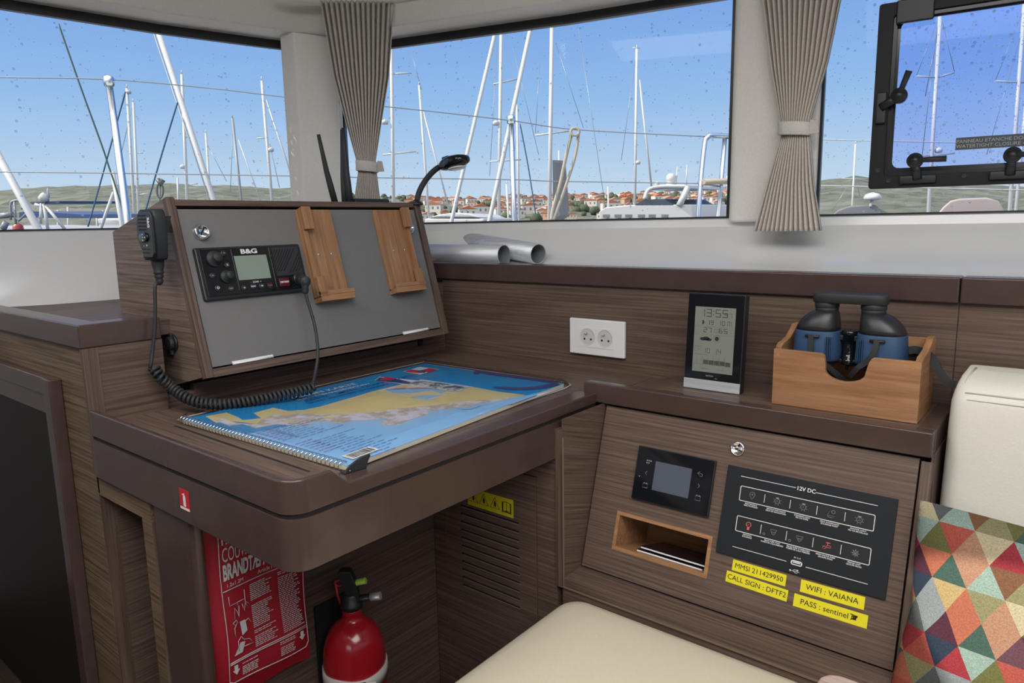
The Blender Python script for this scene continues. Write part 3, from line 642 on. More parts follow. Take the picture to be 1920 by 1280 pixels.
for p in ((560,771),(600,773),(660,770),(720,762),(770,757),(830,752),(540,790),(620,783)):
    poly([(p[0]-16,p[1]),(p[0]-2,p[1]-2.5),(p[0]+18,p[1]-3),(p[0]+4,p[1]+1.2)], 2)
poly([(711,733),(757,719.3),(856,737),(800,750)], 7); poly([(714,733),(757,720.3),(853,737),(800,748.8)], 2)
poly([(722,730),(742,727),(760,727),(812,728),(840,733),(826,737),(810,732),(770,737),(735,736)], 0); poly([(770,744),(800,740),(830,741),(800,748.4)], 0)
poly([(728,731),(750,727),(800,726.6),(812,728.6),(770,729)], 8)
poly([(702.5,712.8),(712,706),(745,709),(782,713),(790,711),(882,724),(857,734)], 7); poly([(704,713),(712,707),(745,710),(779,718.5),(762,719.5)], 6); poly([(763,720),(786,712.5),(880,724.3),(856,733.2)], 9)
poly([(712,711),(723,706),(744,709),(731,714.5)], 5)
poly([(755,696.5),(787.5,687.5),(824,692),(788,702)], 7); poly([(757,696.5),(771,692.2),(800,696),(786,699.5)],5); poly([(786,694.5),(804,690),(822,692.2),(803,698)],5); poly([(779,693.5),(800,694.8),(796,699),(786,698)],6)
def band(pts, w, mi):
    P = [cz(x, y) for x, y in pts]; P = cr_spline(P, 6); LAY[0] += 1; z = .00003*LAY[0]; n = len(P)
    ww = [w*min(1, .35+3*min(i, n-1-i)/n) for i in range(n)]; vs = []
    for i, p in enumerate(P):
        d = (P[min(i+1,n-1)]-P[max(i-1,0)]).normalized(); q = Vector((-d.y, d.x, 0))*ww[i]; vs += [p+q+Vector((0,0,z)), p-q+Vector((0,0,z))]
    cov.add(vs, [(2*i,2*i+1,2*i+3,2*i+2) for i in range(n-1)], mi)
band([(897,702),(893,699),(902,697),(925,702),(960,706),(1005,712),(1035,716.8),(1043,719)], .009, 4)
band([(926,726),(960,728.5),(1000,728),(1035,722),(1043,719)], .012, 4)
band([(900,758),(880,766),(860,765)], .006, 0)
obj('cover', cov, cmats, ch, world=True)
def along_t(s_, size, p0, p1, m_, nm='print', sx=1.0, dz=.0014):
    a, b = cz(*p0), cz(*p1); u = (b-a).normalized(); v = Vector((0,0,1)).cross(u)
    t_ = text(s_, size, wm(ch).inverted() @ frame(a+Vector((0,0,dz)), u, v), ch, m_, nm, sx, 'LEFT', depth=.00005, bold=.0001)
    return t_
along_t('MANN KARTE', .021, (547,748.5), (626,730), tanp, 'title_lettering', 1.15)
along_t('Sportbootkarten', .012, (556,751.5), (640,732), tanp, 'subtitle_lettering', 2.1)
along_t('ADRIA  SMALL CRAFT CHARTS', .015, (570,753.5), (700,722), navy, 'subtitle_lettering', 1.35)
along_t('NORD  KROATIEN  SLOWENIEN', .011, (577,757), (700,727), navy, 'subtitle_lettering', 1.2)
# small columns of print near the spiral
dd = (cz(820,820)-cz(540,805)); ux_ = (cz(1057,719)-cz(650,873)).normalized(); vx_ = (cz(650,873)-cz(344,786)).normalized()
pr = MB(); pm = MB()
o_ = cz(497,806, .0013)
for r in range(24):
    if r in (9, 10): continue
    ln = [.05,.07,.085,.06,.05,.05,.06,.055,.08][r % 9]; q = o_+vx_*(.0105*r)+ux_*(.002*(r % 3)); k = 0
    while k < ln:
        w = random.uniform(.006,.016); pr.prism([q+ux_*k, q+ux_*(k+w), q+ux_*(k+w)+vx_*.0013, q+ux_*k+vx_*.0013], (0,0,.0001)); k += w+.003
for r in range(16):
    if r in (7,8): continue
    q = cz(480,812,.0013)+vx_*(.011*r)
    for k in range(3): pm.prism([q+ux_*(.011*k), q+ux_*(.011*k+.009), q+ux_*(.011*k+.009)+vx_*.0016, q+ux_*(.011*k)+vx_*.0016], (0,0,.0001))
obj('small_print', pr, mat('chart_small_navy',(.03,.10,.30),.5), ch, world=True); obj('small_print', pm, mag, ch, world=True)
bq = cz(640,855,.0013); bm_ = MB(); bm_.prism([bq, bq+ux_*.052, bq+ux_*.052+vx_*.024, bq+vx_*.024], (0,0,.0002)); bl = MB(); x = .006
while x < .046:
    w = random.choice((.0008,.0015,.0024)); c_ = bq+Vector((0,0,.0003)); bl.prism([c_+ux_*x+vx_*.003, c_+ux_*(x+w)+vx_*.003, c_+ux_*(x+w)+vx_*.021, c_+ux_*x+vx_*.021], (0,0,.0001)); x += w+random.choice((.001,.0018))
bb = obj('barcode_field', bm_, tanp, ch, world=True); obj('bars', bl, black, bb, world=True)
sp_ = MB(); a, b = cz(345,787,-.0035), cz(643,873,-.0035); t_ = (b-a).normalized(); out = Vector((t_.y, -t_.x, 0)); n_ = 46
for i in range(n_):
    c = a+(b-a)*(i/(n_-1)); 
    sp_.tube([c+out*(.0005+.0075*cos(q_)*1.0)+Vector((0,0,.0062*sin(q_)+.0010))+t_*(.001*sin(q_)) for q_ in [2*pi*k/10 for k in range(10)]], .0010, 6, closed=True)
obj('spiral_binding', sp_, steel, ch, world=True)
# clear sleeve round the book: thin sheet with a wavy welded rim
def sl(px, py, z): return atz(px, py, z)
rimp = [(333,788),(345,783),(500,746),(660,709),(796,678.5),(930,698),(1060,716),(1070,722),(1058,729),(1000,748),(900,778),(800,812),(700,850),(655,884),(640,879),(560,852),(450,822),(380,802)]
mb = MB(); n = len(rimp)
P0 = [sl(x, y, .7535+.0015*sin(i*2.1)) for i, (x, y) in enumerate(rimp)]
cc = sum((Vector(p) for p in P0), Vector())/n
P1 = [p.lerp(cc, .03)+Vector((0,0,.0105+.0008*sin(i*1.7))) for i, p in enumerate(P0)]
P2 = [p.lerp(cc, .06)+Vector((0,0,.0118)) for i, p in enumerate(P0)]
mb.add(P0+P1+P2, [(i,(i+1)%n,n+(i+1)%n,n+i) for i in range(n)]+[(n+i,n+(i+1)%n,2*n+(i+1)%n,2*n+i) for i in range(n)]+[[2*n+i for i in range(n)]], 0, False)
obj('clear_sleeve', mb, sleeve, ch, world=True)
mb = MB(); mb.tube([Vector(p)+Vector((0,0,.0005)) for p in P0], .0011, 6, closed=True)
mb.tube([sl(1060,726,.7545), sl(1000,745,.756), sl(960,760,.755), sl(900,779,.757), sl(860,792,.755), sl(800,812,.7565), sl(740,832,.755), sl(690,852,.757)], [.001,.0035,.001,.004,.002,.0035,.0015,.003], 6)
obj('sleeve_edge', mb, mat('sleeve_weld',(.62,.66,.70),.12), ch, world=True)
# black fin-shaped corner clip
fn = thing('black_fin_clip', 'small black fin-shaped rubber clip at the near corner of the chart book', 'clip', (-.75,.58,.752))
FM = [atz(647,889,.7525), atz(685,878,.7525)]; u = (FM[1]-FM[0]).normalized(); mb = MB()
Q = [(0,0),(.034,0),(.035,.006),(.041,.016),(.040,.019),(.035,.0185),(.022,.016),(.010,.011),(.003,.006)]
mb.prism([FM[0]+u*x+Vector((0,0,z)) for x, z in Q], Vector((u.y,-u.x,0))*-.003); mb.prism([FM[0]+u*x+Vector((0,0,0)) for x in (0,.034)]+[FM[0]+u*x+Vector((-u.y,u.x,0))*.014 for x in (.034,0)], (0,0,.0012))
obj('fin', mb, blackm, fn, world=True, bevel=.0006)

# ================================================================== OUTLET
ol = thing('wall_outlet', 'white double wall outlet on the walnut panel above the ledge', 'outlet', mat=frame((-.8365,1.3305,.8255),(1,0,0),(0,0,1)))
mb = lb((-.0715,-.0405,0),(.0715,.0405,.0095)); obj('plate', mb, white, ol, bevel=.0028, seg=3)
mb = MB()
for sgn in (-1, 1):
    cx = sgn*.0227; M_ = 40; ring = [(cx+.0197*cos(2*pi*k/M_), .0197*sin(2*pi*k/M_)) for k in range(M_)]; h = .0225
    sq = []
    for k in range(M_):
        a = 2*pi*k/M_; c_, d_ = cos(a), sin(a); q = h/max(abs(c_), abs(d_)); sq.append((cx+c_*q, d_*q))
    vs = [(x, y, .0104) for x, y in sq]+[(x, y, .0104) for x, y in ring]+[(x, y, .0098) for x, y in ring]
    mb.add(vs, [(k,(k+1)%M_,M_+(k+1)%M_,M_+k) for k in range(M_)]+[(M_+k,M_+(k+1)%M_,2*M_+(k+1)%M_,2*M_+k) for k in range(M_)])
    mb.add([(x, y, .0104) for x, y in sq]+[(x, y, .0090) for x, y in sq], [(k,(k+1)%M_,M_+(k+1)%M_,M_+k) for k in range(M_)])
obj('socket_frames', mb, white, ol)
for sgn in (-1, 1):
    cx = sgn*.0227
    mb = MB(); mb.lathe([(.0197,0),(.0190,-.0002+.0001)], (cx,0,.0098), 36)
    mb = MB(); mb.lathe([(.0195,.0098),(.0193,.0097)], (cx,0,0), 36)
    # recessed well standing 1 cm behind the rim is shown as a dished cup
    w = MB(); M_ = 40; rows = []
    for r_, z_ in ((.0197,.01035),(.0175,.0099),(.0168,.00965),(.0,.00965)): rows.append([(cx+r_*cos(2*pi*k/M_), r_*sin(2*pi*k/M_), z_) for k in range(M_+1)])
    w.strips(rows, smooth=False); k_ = obj('socket', w, mat('socket_inner',(.60,.60,.59),.3), ol)
    mb = MB(); mb.cyl((cx-.0075,-.0045,.0096),(cx-.0075,-.0045,.0100),.0024,14); mb.cyl((cx+.0095,-.0045,.0096),(cx+.0095,-.0045,.0100),.0024,14); obj('pin_holes', mb, dark, k_)
    mb = MB(); mb.tube([(cx-.001,.0085,.0097),(cx-.002,.0085,.016),(cx-.002,.0085,.0175)],[.0020,.0020,.0012],12); obj('earth_pin', mb, steel, k_)

# ================================================================== INSTRUMENT CABINET BESIDE THE SEAT
PF = frame((-.703,1.143,.727),(1,0,0),(0,.29,.957))
ic = thing('instrument_cabinet', 'walnut cabinet with sloping switch panel front and brown ledge beside the seat', 'cabinet', mat=PF)
def pw(a, b): m_ = MB(); m_.box(a, b); inv = PF.inverted(); m_.v = [tuple(inv @ Vector(v)) for v in m_.v]; return m_
mb = MB()
for a, b in (((.0035,-.303,-.018),(.061,.003,0)),((.247,-.303,-.018),(.5350,.003,0)),((.061,-.1860,-.018),(.247,.003,0)),((.061,-.303,-.018),(.247,-.2570,0))): mb.box(a, b)
obj('door_panel', mb, wood_x, ic)
obj('stile', lb((.5378,-.33,-.02),(.5515,.0,-.0005)), wood_y, ic)
mb = MB()
for a, b in (((0,-.31,-.03),(.0605,.006,-.0215)),((.2475,-.31,-.03),(.54,.006,-.0215)),((.0605,-.1855,-.03),(.2475,.006,-.0215)),((.0605,-.31,-.03),(.2475,-.2575,-.0215))): mb.box(a, b)
obj('gap_backing', mb, dark, ic)
n_ = MB(); n_.box((.061,-.2570,-.13),(.0675,-.1860,.0006)); n_.box((.2405,-.2570,-.13),(.247,-.1860,.0006)); n_.box((.0675,-.1925,-.13),(.2405,-.1860,.0006)); n_.box((.0675,-.2570,-.13),(.2405,-.2500,.0006)); n_.box((.0675,-.25,-.13),(.2405,-.1925,-.124))
obj('niche', n_, oak_x, ic)
mb = MB()
for v in (-.203,-.236): mb.lathe([(.0018,0),(.0018,.0006),(.0006,.0008)], (.0680,v,-.012), 10, axis=Vector((1,0,0)))
obj('screws', mb, steel, ic)
k = MB(); k.lathe([(.0125,0),(.0125,.0015),(.0110,.0035),(.0095,.0030),(.0085,.0015),(0,.0015)], (.2672,-.0322,0), 32); lk = obj('push_lock', k, steel, ic)
k = MB(); k.box((.2640,-.0345,.0015),(.2720,-.0295,.0045)); obj('lock_tab', k, steel, lk, bevel=.001)
obj('return_board', pw((-.705,1.0,0),(-.7035,1.33,.7345)), wood_z, ic)
obj('end_board', pw((-.1530,1.16,0),(-.1515,1.33,.734)), wood_y, ic)
mb = MB(); mb.prism([PF.inverted() @ Vector(p) for p in ((-.1525,1.150,.734),(-.1525,1.032,.36),(-.1525,1.0,.36),(-.1525,1.0,0),(-.1525,1.33,0),(-.1525,1.33,.734))], (-.0014,0,0)); obj('side_board', mb, wood_y, ic)
mb = pw((-.703,1.0,.414),(-.1532,1.085,.4325)); obj('bottom_shelf', mb, wood_x, ic)
mb = pw((-.703,1.001,0),(-.1532,1.018,.4135)); obj('plinth_board', mb, wood_x, ic)
mb = pw((-.7185,.9985,.4135),(-.1532,1.0012,.4165)); mb2 = pw((-.7035,.9985,.4165),(-.7015,1.0012,.70)); mb.add(mb2.v, mb2.f); obj('edging', mb, mat('pale_edge',(.20,.14,.09),.5), ic)
# ledge: raised brown lip, surface behind it
mb = pw((-.748,1.1355,.7345),(-.152,1.160,.7725)); mb.add(*[(q.v, q.f) for q in [pw((-.1765,1.160,.7345),(-.152,1.331,.7725))]][0]); 
obj('ledge_lip', mb, brown, ic, bevel=.003)
inv = PF.inverted(); mb = MB()
prof = [(-.70,.7355),(-.70,.7508),(-.68,.7510),(-.63,.764),(-.60,.7685),(-.1765,.7685),(-.1765,.7355)]
mb.prism([inv @ Vector((x,1.160,z)) for x, z in prof], inv.to_3x3() @ Vector((0,.171,0))); obj('ledge_surface', mb, wood_x, ic)
# vented locker front under the chart table
vl = thing('vented_locker', 'dark walnut locker front with slotted ventilation door under the chart table', 'locker', (-.88,1.0,.3))
mb = MB(); mb.box((-1.04,1.001,0),(-1.008,1.018,.715)); mb.box((-.764,1.001,0),(-.7185,1.018,.715)); mb.box((-1.008,1.001,.615),(-.764,1.018,.715)); obj('surround', mb, wood_x, vl, world=True)
mb = MB(); mb.box((-.7185,.9975,.4135),(-.7050,1.018,.715)); obj('edge_strip', mb, wood_z, vl, world=True)
vd = obj('vent_door', (lambda m_: (m_.box((-1.0055,1.0005,.02),(-.7665,1.016,.6125)), m_)[1])(MB()), wood_x, vl, world=True)
mb = MB(); ml = MB()
for i in range(11):
    z = .513-.0175*i; mb.box((-.957,.9998,z-.0035),(-.8075,1.0007,z)); ml.box((-.957,.9996,z-.0048),(-.8075,1.0007,z-.0034)); mb.cyl((-.957,.9998,z-.0018),(-.957,1.0007,z-.0018),.0028,10)
obj('vent_slots', mb, dark, vd, world=True); obj('slot_edges', ml, mat('slot_edge',(.30,.22,.16),.5), vd, world=True)
mb = MB(); mb.box((-.7665,1.0003,.02),(-.7650,1.001,.614)); mb.box((-1.0068,1.0003,.02),(-1.0053,1.001,.614)); obj('door_edge', mb, mat('pale_edge2',(.13,.09,.065),.5), vd, world=True)
ws_ = thing('warning_sticker', 'yellow warning sticker with four black symbols on the vented door', 'sticker', mat=frame((-.879,.9998,.537),(1,0,0),(0,0,1)))
yel = mat('yellow_label',(.62,.55,.02),.45); blk = mat('black_print',(.008,.008,.008),.5)
mb = lb((-.0595,-.0185,0),(.0595,.0185,.0004)); obj('label', mb, yel, ws_)
mb = MB()
for i, x in enumerate((-.044,-.016,.013)):
    tri = [(x-.012,-.009),(x+.012,-.009),(x,.013)]
    mb.tube([(a, b, .0005) for a, b in tri], .0008, 5, closed=True)
    mb.prism([(x-.001,-.006,.0004),(x+.002,-.006,.0004),(x+.003,.001,.0004),(x,.007,.0004),(x-.0025,.0,.0004)],(0,0,.0004))
for k in range(3): mb.tube([(.032+.001*k,-.012+.0015*k,.0005),(.043,-.010+.0015*k,.0005),(.054-.001*k,-.012+.0015*k,.0005),(.054-.001*k,.009,.0005),(.043,.011,.0005),(.032+.001*k,.009,.0005)],.0006,5,closed=True)
mb.box((.0426,-.010,.0004),(.0434,.011,.0008)); obj('symbols', mb, blk, ws_)

# ---- devices and labels on the cabinet front
bm_ = thing('battery_monitor', 'black glass battery monitor with small grey-blue screen above the niche', 'monitor', mat=PF @ T(.1615,-.1065,.0005))
obj('bezel', lb((-.074,-.0495,0),(.074,.0475,.006)), black, bm_, bevel=.001)
obj('glass', lb((-.0725,-.048,.006),(.0725,.046,.0066)), blackg, bm_)
obj('screen', lb((-.0355,-.0262,.0066),(.0345,.0255,.0069)), mat('grey_blue_screen',(.085,.10,.135),.08), bm_)
mb = MB()
for r in range(2):
    for c in range(3-r): mb.box((-.0535+.0038*c,.0225-.004*r,.0066),(-.0513+.0038*c,.0247-.004*r,.0070))
mb.tube([(-.0495,.0045,.0069),(-.0525,.0010,.0069),(-.0495,-.0025,.0069)],.0004,4); mb.tube([(.049,.0025,.0069),(.052,-.001,.0069),(.049,-.0045,.0069)],.0004,4)
mb.tube([(.046,.0205,.0069),(.0535,.0205,.0069),(.0545,.0180,.0069),(.0535,.0160,.0069),(.0500,.0160,.0069)],.0004,4); mb.tube([(.049,.0235,.0069),(.0455,.0205,.0069),(.049,.0175,.0069)],.0004,4)
for x, y in ((-.0535,-.0255),(.0480,-.0255)):
    mb.tube([(x-.0005,y,.0069),(x+.0085,y,.0069),(x+.0085,y+.0075,.0069),(x-.0005,y+.0075,.0069)],.0004,4,closed=True); mb.box((x+.001,y+.0078,.0066),(x+.0025,y+.0092,.0070)); mb.box((x+.0055,y+.0078,.0066),(x+.007,y+.0092,.0070))
mb.lathe([(.0012,.0066),(.0012,.0069)],(-.0635,-.0075,0),10)
obj('touch_symbols', mb, greyp, bm_)
fo = []
for i, (v, dw) in enumerate(((-.2465,-.004),(-.2405,-.010))):
    o = thing('thin_notebook', ('lower' if i == 0 else 'upper')+' of two thin black notebooks with white edges lying in the cabinet niche', 'notebook', mat=PF @ Matrix.Translation((.172+.004*i,v-.0015,-.055+dw)) )
    obj('pages', lb((-.066,-.0012,-.05),(.060,.0012,.047)), white, o); obj('cover', lb((-.067,.0012,-.051),(.061,.0023,.0460)), blackg, o)
sw = thing('switch_panel', 'dark blue-grey 12V switch panel with two white-framed rows of icons', 'switch panel', mat=PF @ T(.3858,-.135,.0003))
obj('plate', lb((-.1292,-.0735,0),(.1292,.0735,.0035)), mat('switch_panel_grey',(.012,.0145,.019),.6,0,.3), sw, bevel=.0006)
mb = MB()
for x0, x1, y in ((-.037-.0,.0530-.0,.0590),(.083,.1716,.0585)): mb.box((x0,y-.0004,.0035),(x1,y+.0004,.0038))
mb.v = [(x, y, z) for x, y, z in mb.v]
mb = MB()
for x0, x1, y in ((.281,.3707,-.0757),(.4011,.4896,-.0767),(.2837,.3716,-.1922),(.4013,.4898,-.1928)): obj('rule_line', lb((x0-.3858,y+.135-.0004,.0035),(x1-.3858,y+.135+.0004,.0038)), whitem, sw)
text('12V DC', .0088, T(.0004,.0590,.0038), sw, whitem, 'heading_lettering', 1.0, bold=.0001)
def rrect(x0, y0, x1, y1, r, n=5):
    o = []
    for cx, cyy, a0 in ((x1-r,y1-r,0),(x0+r,y1-r,pi/2),(x0+r,y0+r,pi),(x1-r,y0+r,1.5*pi)):
        for k in range(n+1): a = a0+pi/2*k/n; o.append((cx+r*cos(a), cyy+r*sin(a)))
    return o
redp = mat('lit_red_print',(.75,.14,.16),.6)
rows = ((.2836,.4880,-.1152,-.0914,[('ELECTRONICS','ELECTRONIQUE'),('NAVIGATION LIGHTS','FEUX DE NAVIGATION'),('STEAMING LIGHT','FEU DE HUNE'),('DECK FLOODLIGHT','ECLAIRAGE PONT'),('ANCHOR LIGHT','FEU DE MOUILLAGE')]),
        (.2847,.4884,-.1655,-.1408,[('LIGHTING','ECLAIRAGE'),('BILGE PUMP PORT','POMPE DE CALE BABORD'),('BILGE PUMP STARBOARD','POMPE DE CALE TRIBORD'),('FRESH WATER PUMP',"GROUPE D'EAU"),('FRIDGE UNIT','GROUPE FROID')]))
for ri, (x0, x1, y0, y1, names) in enumerate(rows):
    x0, x1, y0, y1 = x0-.3858, x1-.3858, y0+.135, y1+.135
    mb = MB(); mb.tube([(x, y, .0038) for x, y in rrect(x0, y0, x1, y1, .002)], .0007, 5, closed=True)
    for k in range(1, 5): xx = x0+(x1-x0)*k/5; mb.box((xx-.0004,y0+.005,.0036),(xx+.0004,y1-.005,.0041))
    obj('icon_frame', mb, whitem, sw)
    for k in range(5):
        cx = x0+(x1-x0)*(k+.5)/5; cyy = (y0+y1)/2
        bt = obj('switch_button', lb((x0+(x1-x0)*k/5+.0012,y0+.0012,.0034),(x0+(x1-x0)*(k+1)/5-.0012,y1-.0012,.0039)), mat('switch_key',(.012,.013,.016),.5), sw)
        ic_ = MB(); c = (cx, cyy, .0041)
        circ = lambda r, x=0, y=0, a0=0, a1=2*pi, n=14: [(cx+x+r*cos(a0+(a1-a0)*i/n), cyy+y+r*sin(a0+(a1-a0)*i/n), .0041) for i in range(n+(0 if abs(a1-a0) > 6 else 1))]
        W_ = .00035; M_ = greyp
        if ri == 0 and k == 0: ic_.tube(circ(.0042,0,.0015,-.5,pi+.5)+[(cx,cyy-.0065,.0041)], W_, 4, closed=True); ic_.tube(circ(.0012,0,.0015), W_, 4, closed=True)
        elif ri == 0 and k == 3:
            ic_.tube([(cx-.005,cyy-.0035,.0041),(cx+.0055,cyy-.0035,.0041),(cx+.003,cyy-.006,.0041),(cx-.003,cyy-.006,.0041)], W_, 4, closed=True); ic_.tube([(cx-.0045,cyy-.0025,.0041),(cx,cyy+.006,.0041),(cx,cyy-.0025,.0041)], W_, 4, closed=True); ic_.tube(circ(.0025,.0035,.003), W_, 4, closed=True)
        elif ri == 0:
            ic_.tube(circ(.0040), W_, 4, closed=True); ic_.tube([(cx-.0017,cyy-.001,.0041),(cx,cyy+.002,.0041),(cx+.0017,cyy-.001,.0041)], W_, 4, closed=True); ic_.box((cx-.0015,cyy+.004,.0039),(cx+.0015,cyy+.0058,.0043))
            for a in range(8): a_ = a*pi/4+.39; ic_.tube([(cx+.005*cos(a_),cyy+.005*sin(a_),.0041),(cx+.0066*cos(a_),cyy+.0066*sin(a_),.0041)], W_, 4)
        elif k == 0: M_ = redp; ic_.tube(circ(.0038,0,.0022,-1.1,pi+1.1), .0007, 4); ic_.box((cx-.0017,cyy-.0065,.0039),(cx+.0017,cyy-.0015,.0044)); ic_.tube([(cx-.001,cyy+.001,.0041),(cx,cyy+.003,.0041),(cx+.001,cyy+.001,.0041)], W_, 4)
        elif k in (1, 2): ic_.tube([(cx-.005,cyy+.004,.0041),(cx+.005,cyy+.004,.0041),(cx+.003,cyy-.001,.0041),(cx,cyy-.0045,.0041),(cx-.003,cyy-.001,.0041)], W_, 4, closed=True); ic_.tube([(cx-.002,cyy+.001,.0041),(cx,cyy-.001,.0041),(cx+.003,cyy+.0015,.0041)], W_, 4); ic_.tube(circ(.0017,-.0145,-.006), W_, 4, closed=True)
        elif k == 3: M_ = redp; ic_.tube([(cx-.0055,cyy-.005,.0041),(cx-.005,cyy-.001,.0041),(cx-.001,cyy-.001,.0041),(cx+.001,cyy+.001,.0041),(cx+.0055,cyy+.001,.0041),(cx+.0055,cyy-.002,.0041),(cx+.001,cyy-.002,.0041),(cx-.002,cyy-.0035,.0041),(cx-.003,cyy-.005,.0041)], .0006, 4, closed=True); ic_.tube([(cx+.001,cyy+.001,.0041),(cx+.001,cyy+.0045,.0041)], .0006, 4); ic_.tube([(cx-.002,cyy+.005,.0041),(cx+.0045,cyy+.005,.0041)], .0008, 4)
        else:
            for a in range(8): a_ = a*pi/4; ic_.tube([(cx,cyy,.0041),(cx+.0060*cos(a_),cyy+.0060*sin(a_),.0041)], W_, 4); ic_.tube([(cx+.004*cos(a_+.25),cyy+.004*sin(a_+.25),.0041),(cx+.0028*cos(a_),cyy+.0028*sin(a_),.0041),(cx+.004*cos(a_-.25),cyy+.004*sin(a_-.25),.0041)], W_, 4)
        obj('icon', ic_, M_, bt)
        text(names[k][0]+'\n'+names[k][1], .0031, T(cx, y0-.0045, .0038), bt, greyp if 0 else whitem, 'switch_lettering', 1.0, bold=.00002)
mb = MB(); mb.prism([(x, y, .0035) for x, y in rrect(.0014-.0085,-.0558-.0036,.0014+.0085,-.0558+.0036,.0030)],(0,0,.0018)); us = obj('usb_port', mb, whitem, sw)
obj('usb_slot', lb((.0014-.0068,-.0578,.0050),(.0014+.0068,-.0538,.0055)), black, us); obj('usb_tongue', lb((.0014-.0056,-.0560,.0054),(.0014+.0056,-.0544,.0058)), whitem, us)
mb = MB(); Q_ = -.0678
mb.tube([(.061+Q_,-.0690,.0038),(.075+Q_,-.0690,.0038)],.0004,4); mb.tube([(.064+Q_,-.0690,.0038),(.067+Q_,-.0665,.0038),(.071+Q_,-.0665,.0038)],.0004,4); mb.tube([(.066+Q_,-.0690,.0038),(.069+Q_,-.0712,.0038),(.072+Q_,-.0712,.0038)],.0004,4)
mb.lathe([(.0014,.0035),(.0014,.0041)],(.061+Q_,-.069,0),10); mb.box((.071+Q_,-.0676,.0036),(.073+Q_,-.0656,.0041)); obj('usb_symbol', mb, whitem, sw); text('5V 2.1A', .0032, T(.0014,-.0480,.0038), sw, whitem, 'usb_lettering')
def tape(s_, x0, x1, yc, h, ang, label, sz, tx=0):
    M_ = PF @ T((x0+x1)/2, yc, .0003) @ Matrix.Rotation(radians(ang), 4, 'Z')
    o = thing('label_tape', label, 'label', mat=M_); w = (x1-x0)/2
    obj('tape', lb((-w,-h/2,0),(w,h/2,.0003)), mat('tape_yellow',(.76,.67,.02),.4), o)
    text(s_, sz, T(tx,0,.0005), o, blk, 'lettering', 1.0, depth=.0001); return o
tape('MMSI 211429950', .2868, .3740, -.2222, .0178, -.5, 'yellow label reading MMSI 211429950, upper of the left pair', .0112)
tape('CALL SIGN : DFTF2', .2790, .3795, -.2436, .0180, -1.5, 'yellow label reading CALL SIGN DFTF2, lower of the left pair', .0114)
tape('WIFI : VAIANA', .3965, .4885, -.2225, .0190, .5, 'yellow label reading WIFI VAIANA, upper of the right pair', .0118)
t4 = tape('PASS : sentinel', .3893, .4955, -.2470, .0195, 0, 'yellow label reading PASS sentinel with a black scribble, lower right', .0118, -.008)
mb = MB(); P = [(.0335+random.uniform(-.004,.006), random.uniform(-.0038,.0045), .0007) for _ in range(34)]; P = [(.029,.005,.0007)]+P; mb.tube(P, .0005, 4); obj('scribble', mb, blk, t4)

# ================================================================== WEATHER STATION
a_ = radians(4.5); WF = frame((-.5210,1.2150,.7692),(1,0,0),(0,sin(a_),cos(a_)))
wt = thing('weather_station', 'black digital weather station with grey display standing on the ledge', 'weather station', mat=WF)
obj('housing', lb((-.0545,.0,-.020),(.0545,.178,0)), black, wt, bevel=.003, seg=3)
obj('front_glass', lb((-.0530,.0195,0),(.0530,.1765,.0012)), blackg, wt, bevel=.0004)
obj('silver_bar', lb((-.0540,.0005,0),(.0540,.0190,.0016)), alu, wt, bevel=.0004)
sc_ = obj('display', lb((-.0385,.0335,.0012),(.0385,.1535,.0015)), mat('lcd_grey',(.22,.235,.20),.2), wt)
lcd = mat('lcd_ink',(.025,.03,.035),.4); lcd2 = mat('lcd_ink_faint',(.10,.11,.10),.4)
SEG = {'0':'abcdef','1':'bc','2':'abged','3':'abgcd','4':'fgbc','5':'afgcd','6':'afgedc','7':'abc','8':'abcdefg','9':'abcdfg','M':'abcef','I':'ef','-':'g',' ':''}
def lcdtext(mb, s_, x, y, w, h, t, gap):
    for ch_ in s_:
        if ch_ == ':': mb.box((x,y+h*.25,.0015),(x+t,y+h*.25+t,.0017)); mb.box((x,y+h*.68,.0015),(x+t,y+h*.68+t,.0017)); x += t+gap; continue
        if ch_ == '.': mb.box((x,y,.0015),(x+t,y+t,.0017)); x += t+gap; continue
        B_ = {'a':(0,h-t,w,h),'g':(0,h/2-t/2,w,h/2+t/2),'d':(0,0,w,t),'f':(0,h/2,t,h),'e':(0,0,t,h/2),'b':(w-t,h/2,w,h),'c':(w-t,0,w,h/2)}
        for k_ in SEG[ch_]:
            q = B_[k_]; g = t*.18; mb.box((x+q[0]+g,y+q[1]+g,.0015),(x+q[2]-g,y+q[3]-g,.0017))
        x += w+gap
mb = MB(); lcdtext(mb, '13:55', -.0300, .1355, .0105, .0145, .0017, .0026); lcdtext(mb, '57', .0180, .1362, .0058, .0080, .0010, .0026)
lcdtext(mb, '19', -.0140, .1210, .0050, .0085, .0011, .0020); lcdtext(mb, '10', .0060, .1210, .0058, .0088, .0012, .0020); lcdtext(mb, 'MI', .0240, .1210, .0050, .0085, .0010, .0020)
lcdtext(mb, '27', -.0205, .1070, .0068, .0088, .0012, .0020); lcdtext(mb, '65', .0085, .1070, .0072, .0088, .0013, .0020)
lcdtext(mb, '10', -.0190, .0690, .0055, .0090, .0009, .0020); lcdtext(mb, '14', .0020, .0690, .0055, .0090, .0009, .0020)
mb.prism([(-.0235+.0035*cos(a)*1.0, .1250+.0042*sin(a), .0015) for a in [-pi/2+pi*k/10 for k in range(11)]], (0,0,.0002))
for cx, cyy, rx, ry in ((-.0205,.0945,.0060,.0030),(-.0145,.0955,.0065,.0036),(-.0095,.0940,.0060,.0026),(.0060,.0965,.0038,.0040)): mb.prism([(cx+rx*cos(2*pi*k/14), cyy+ry*sin(2*pi*k/14), .0015) for k in range(14)], (0,0,.0002))
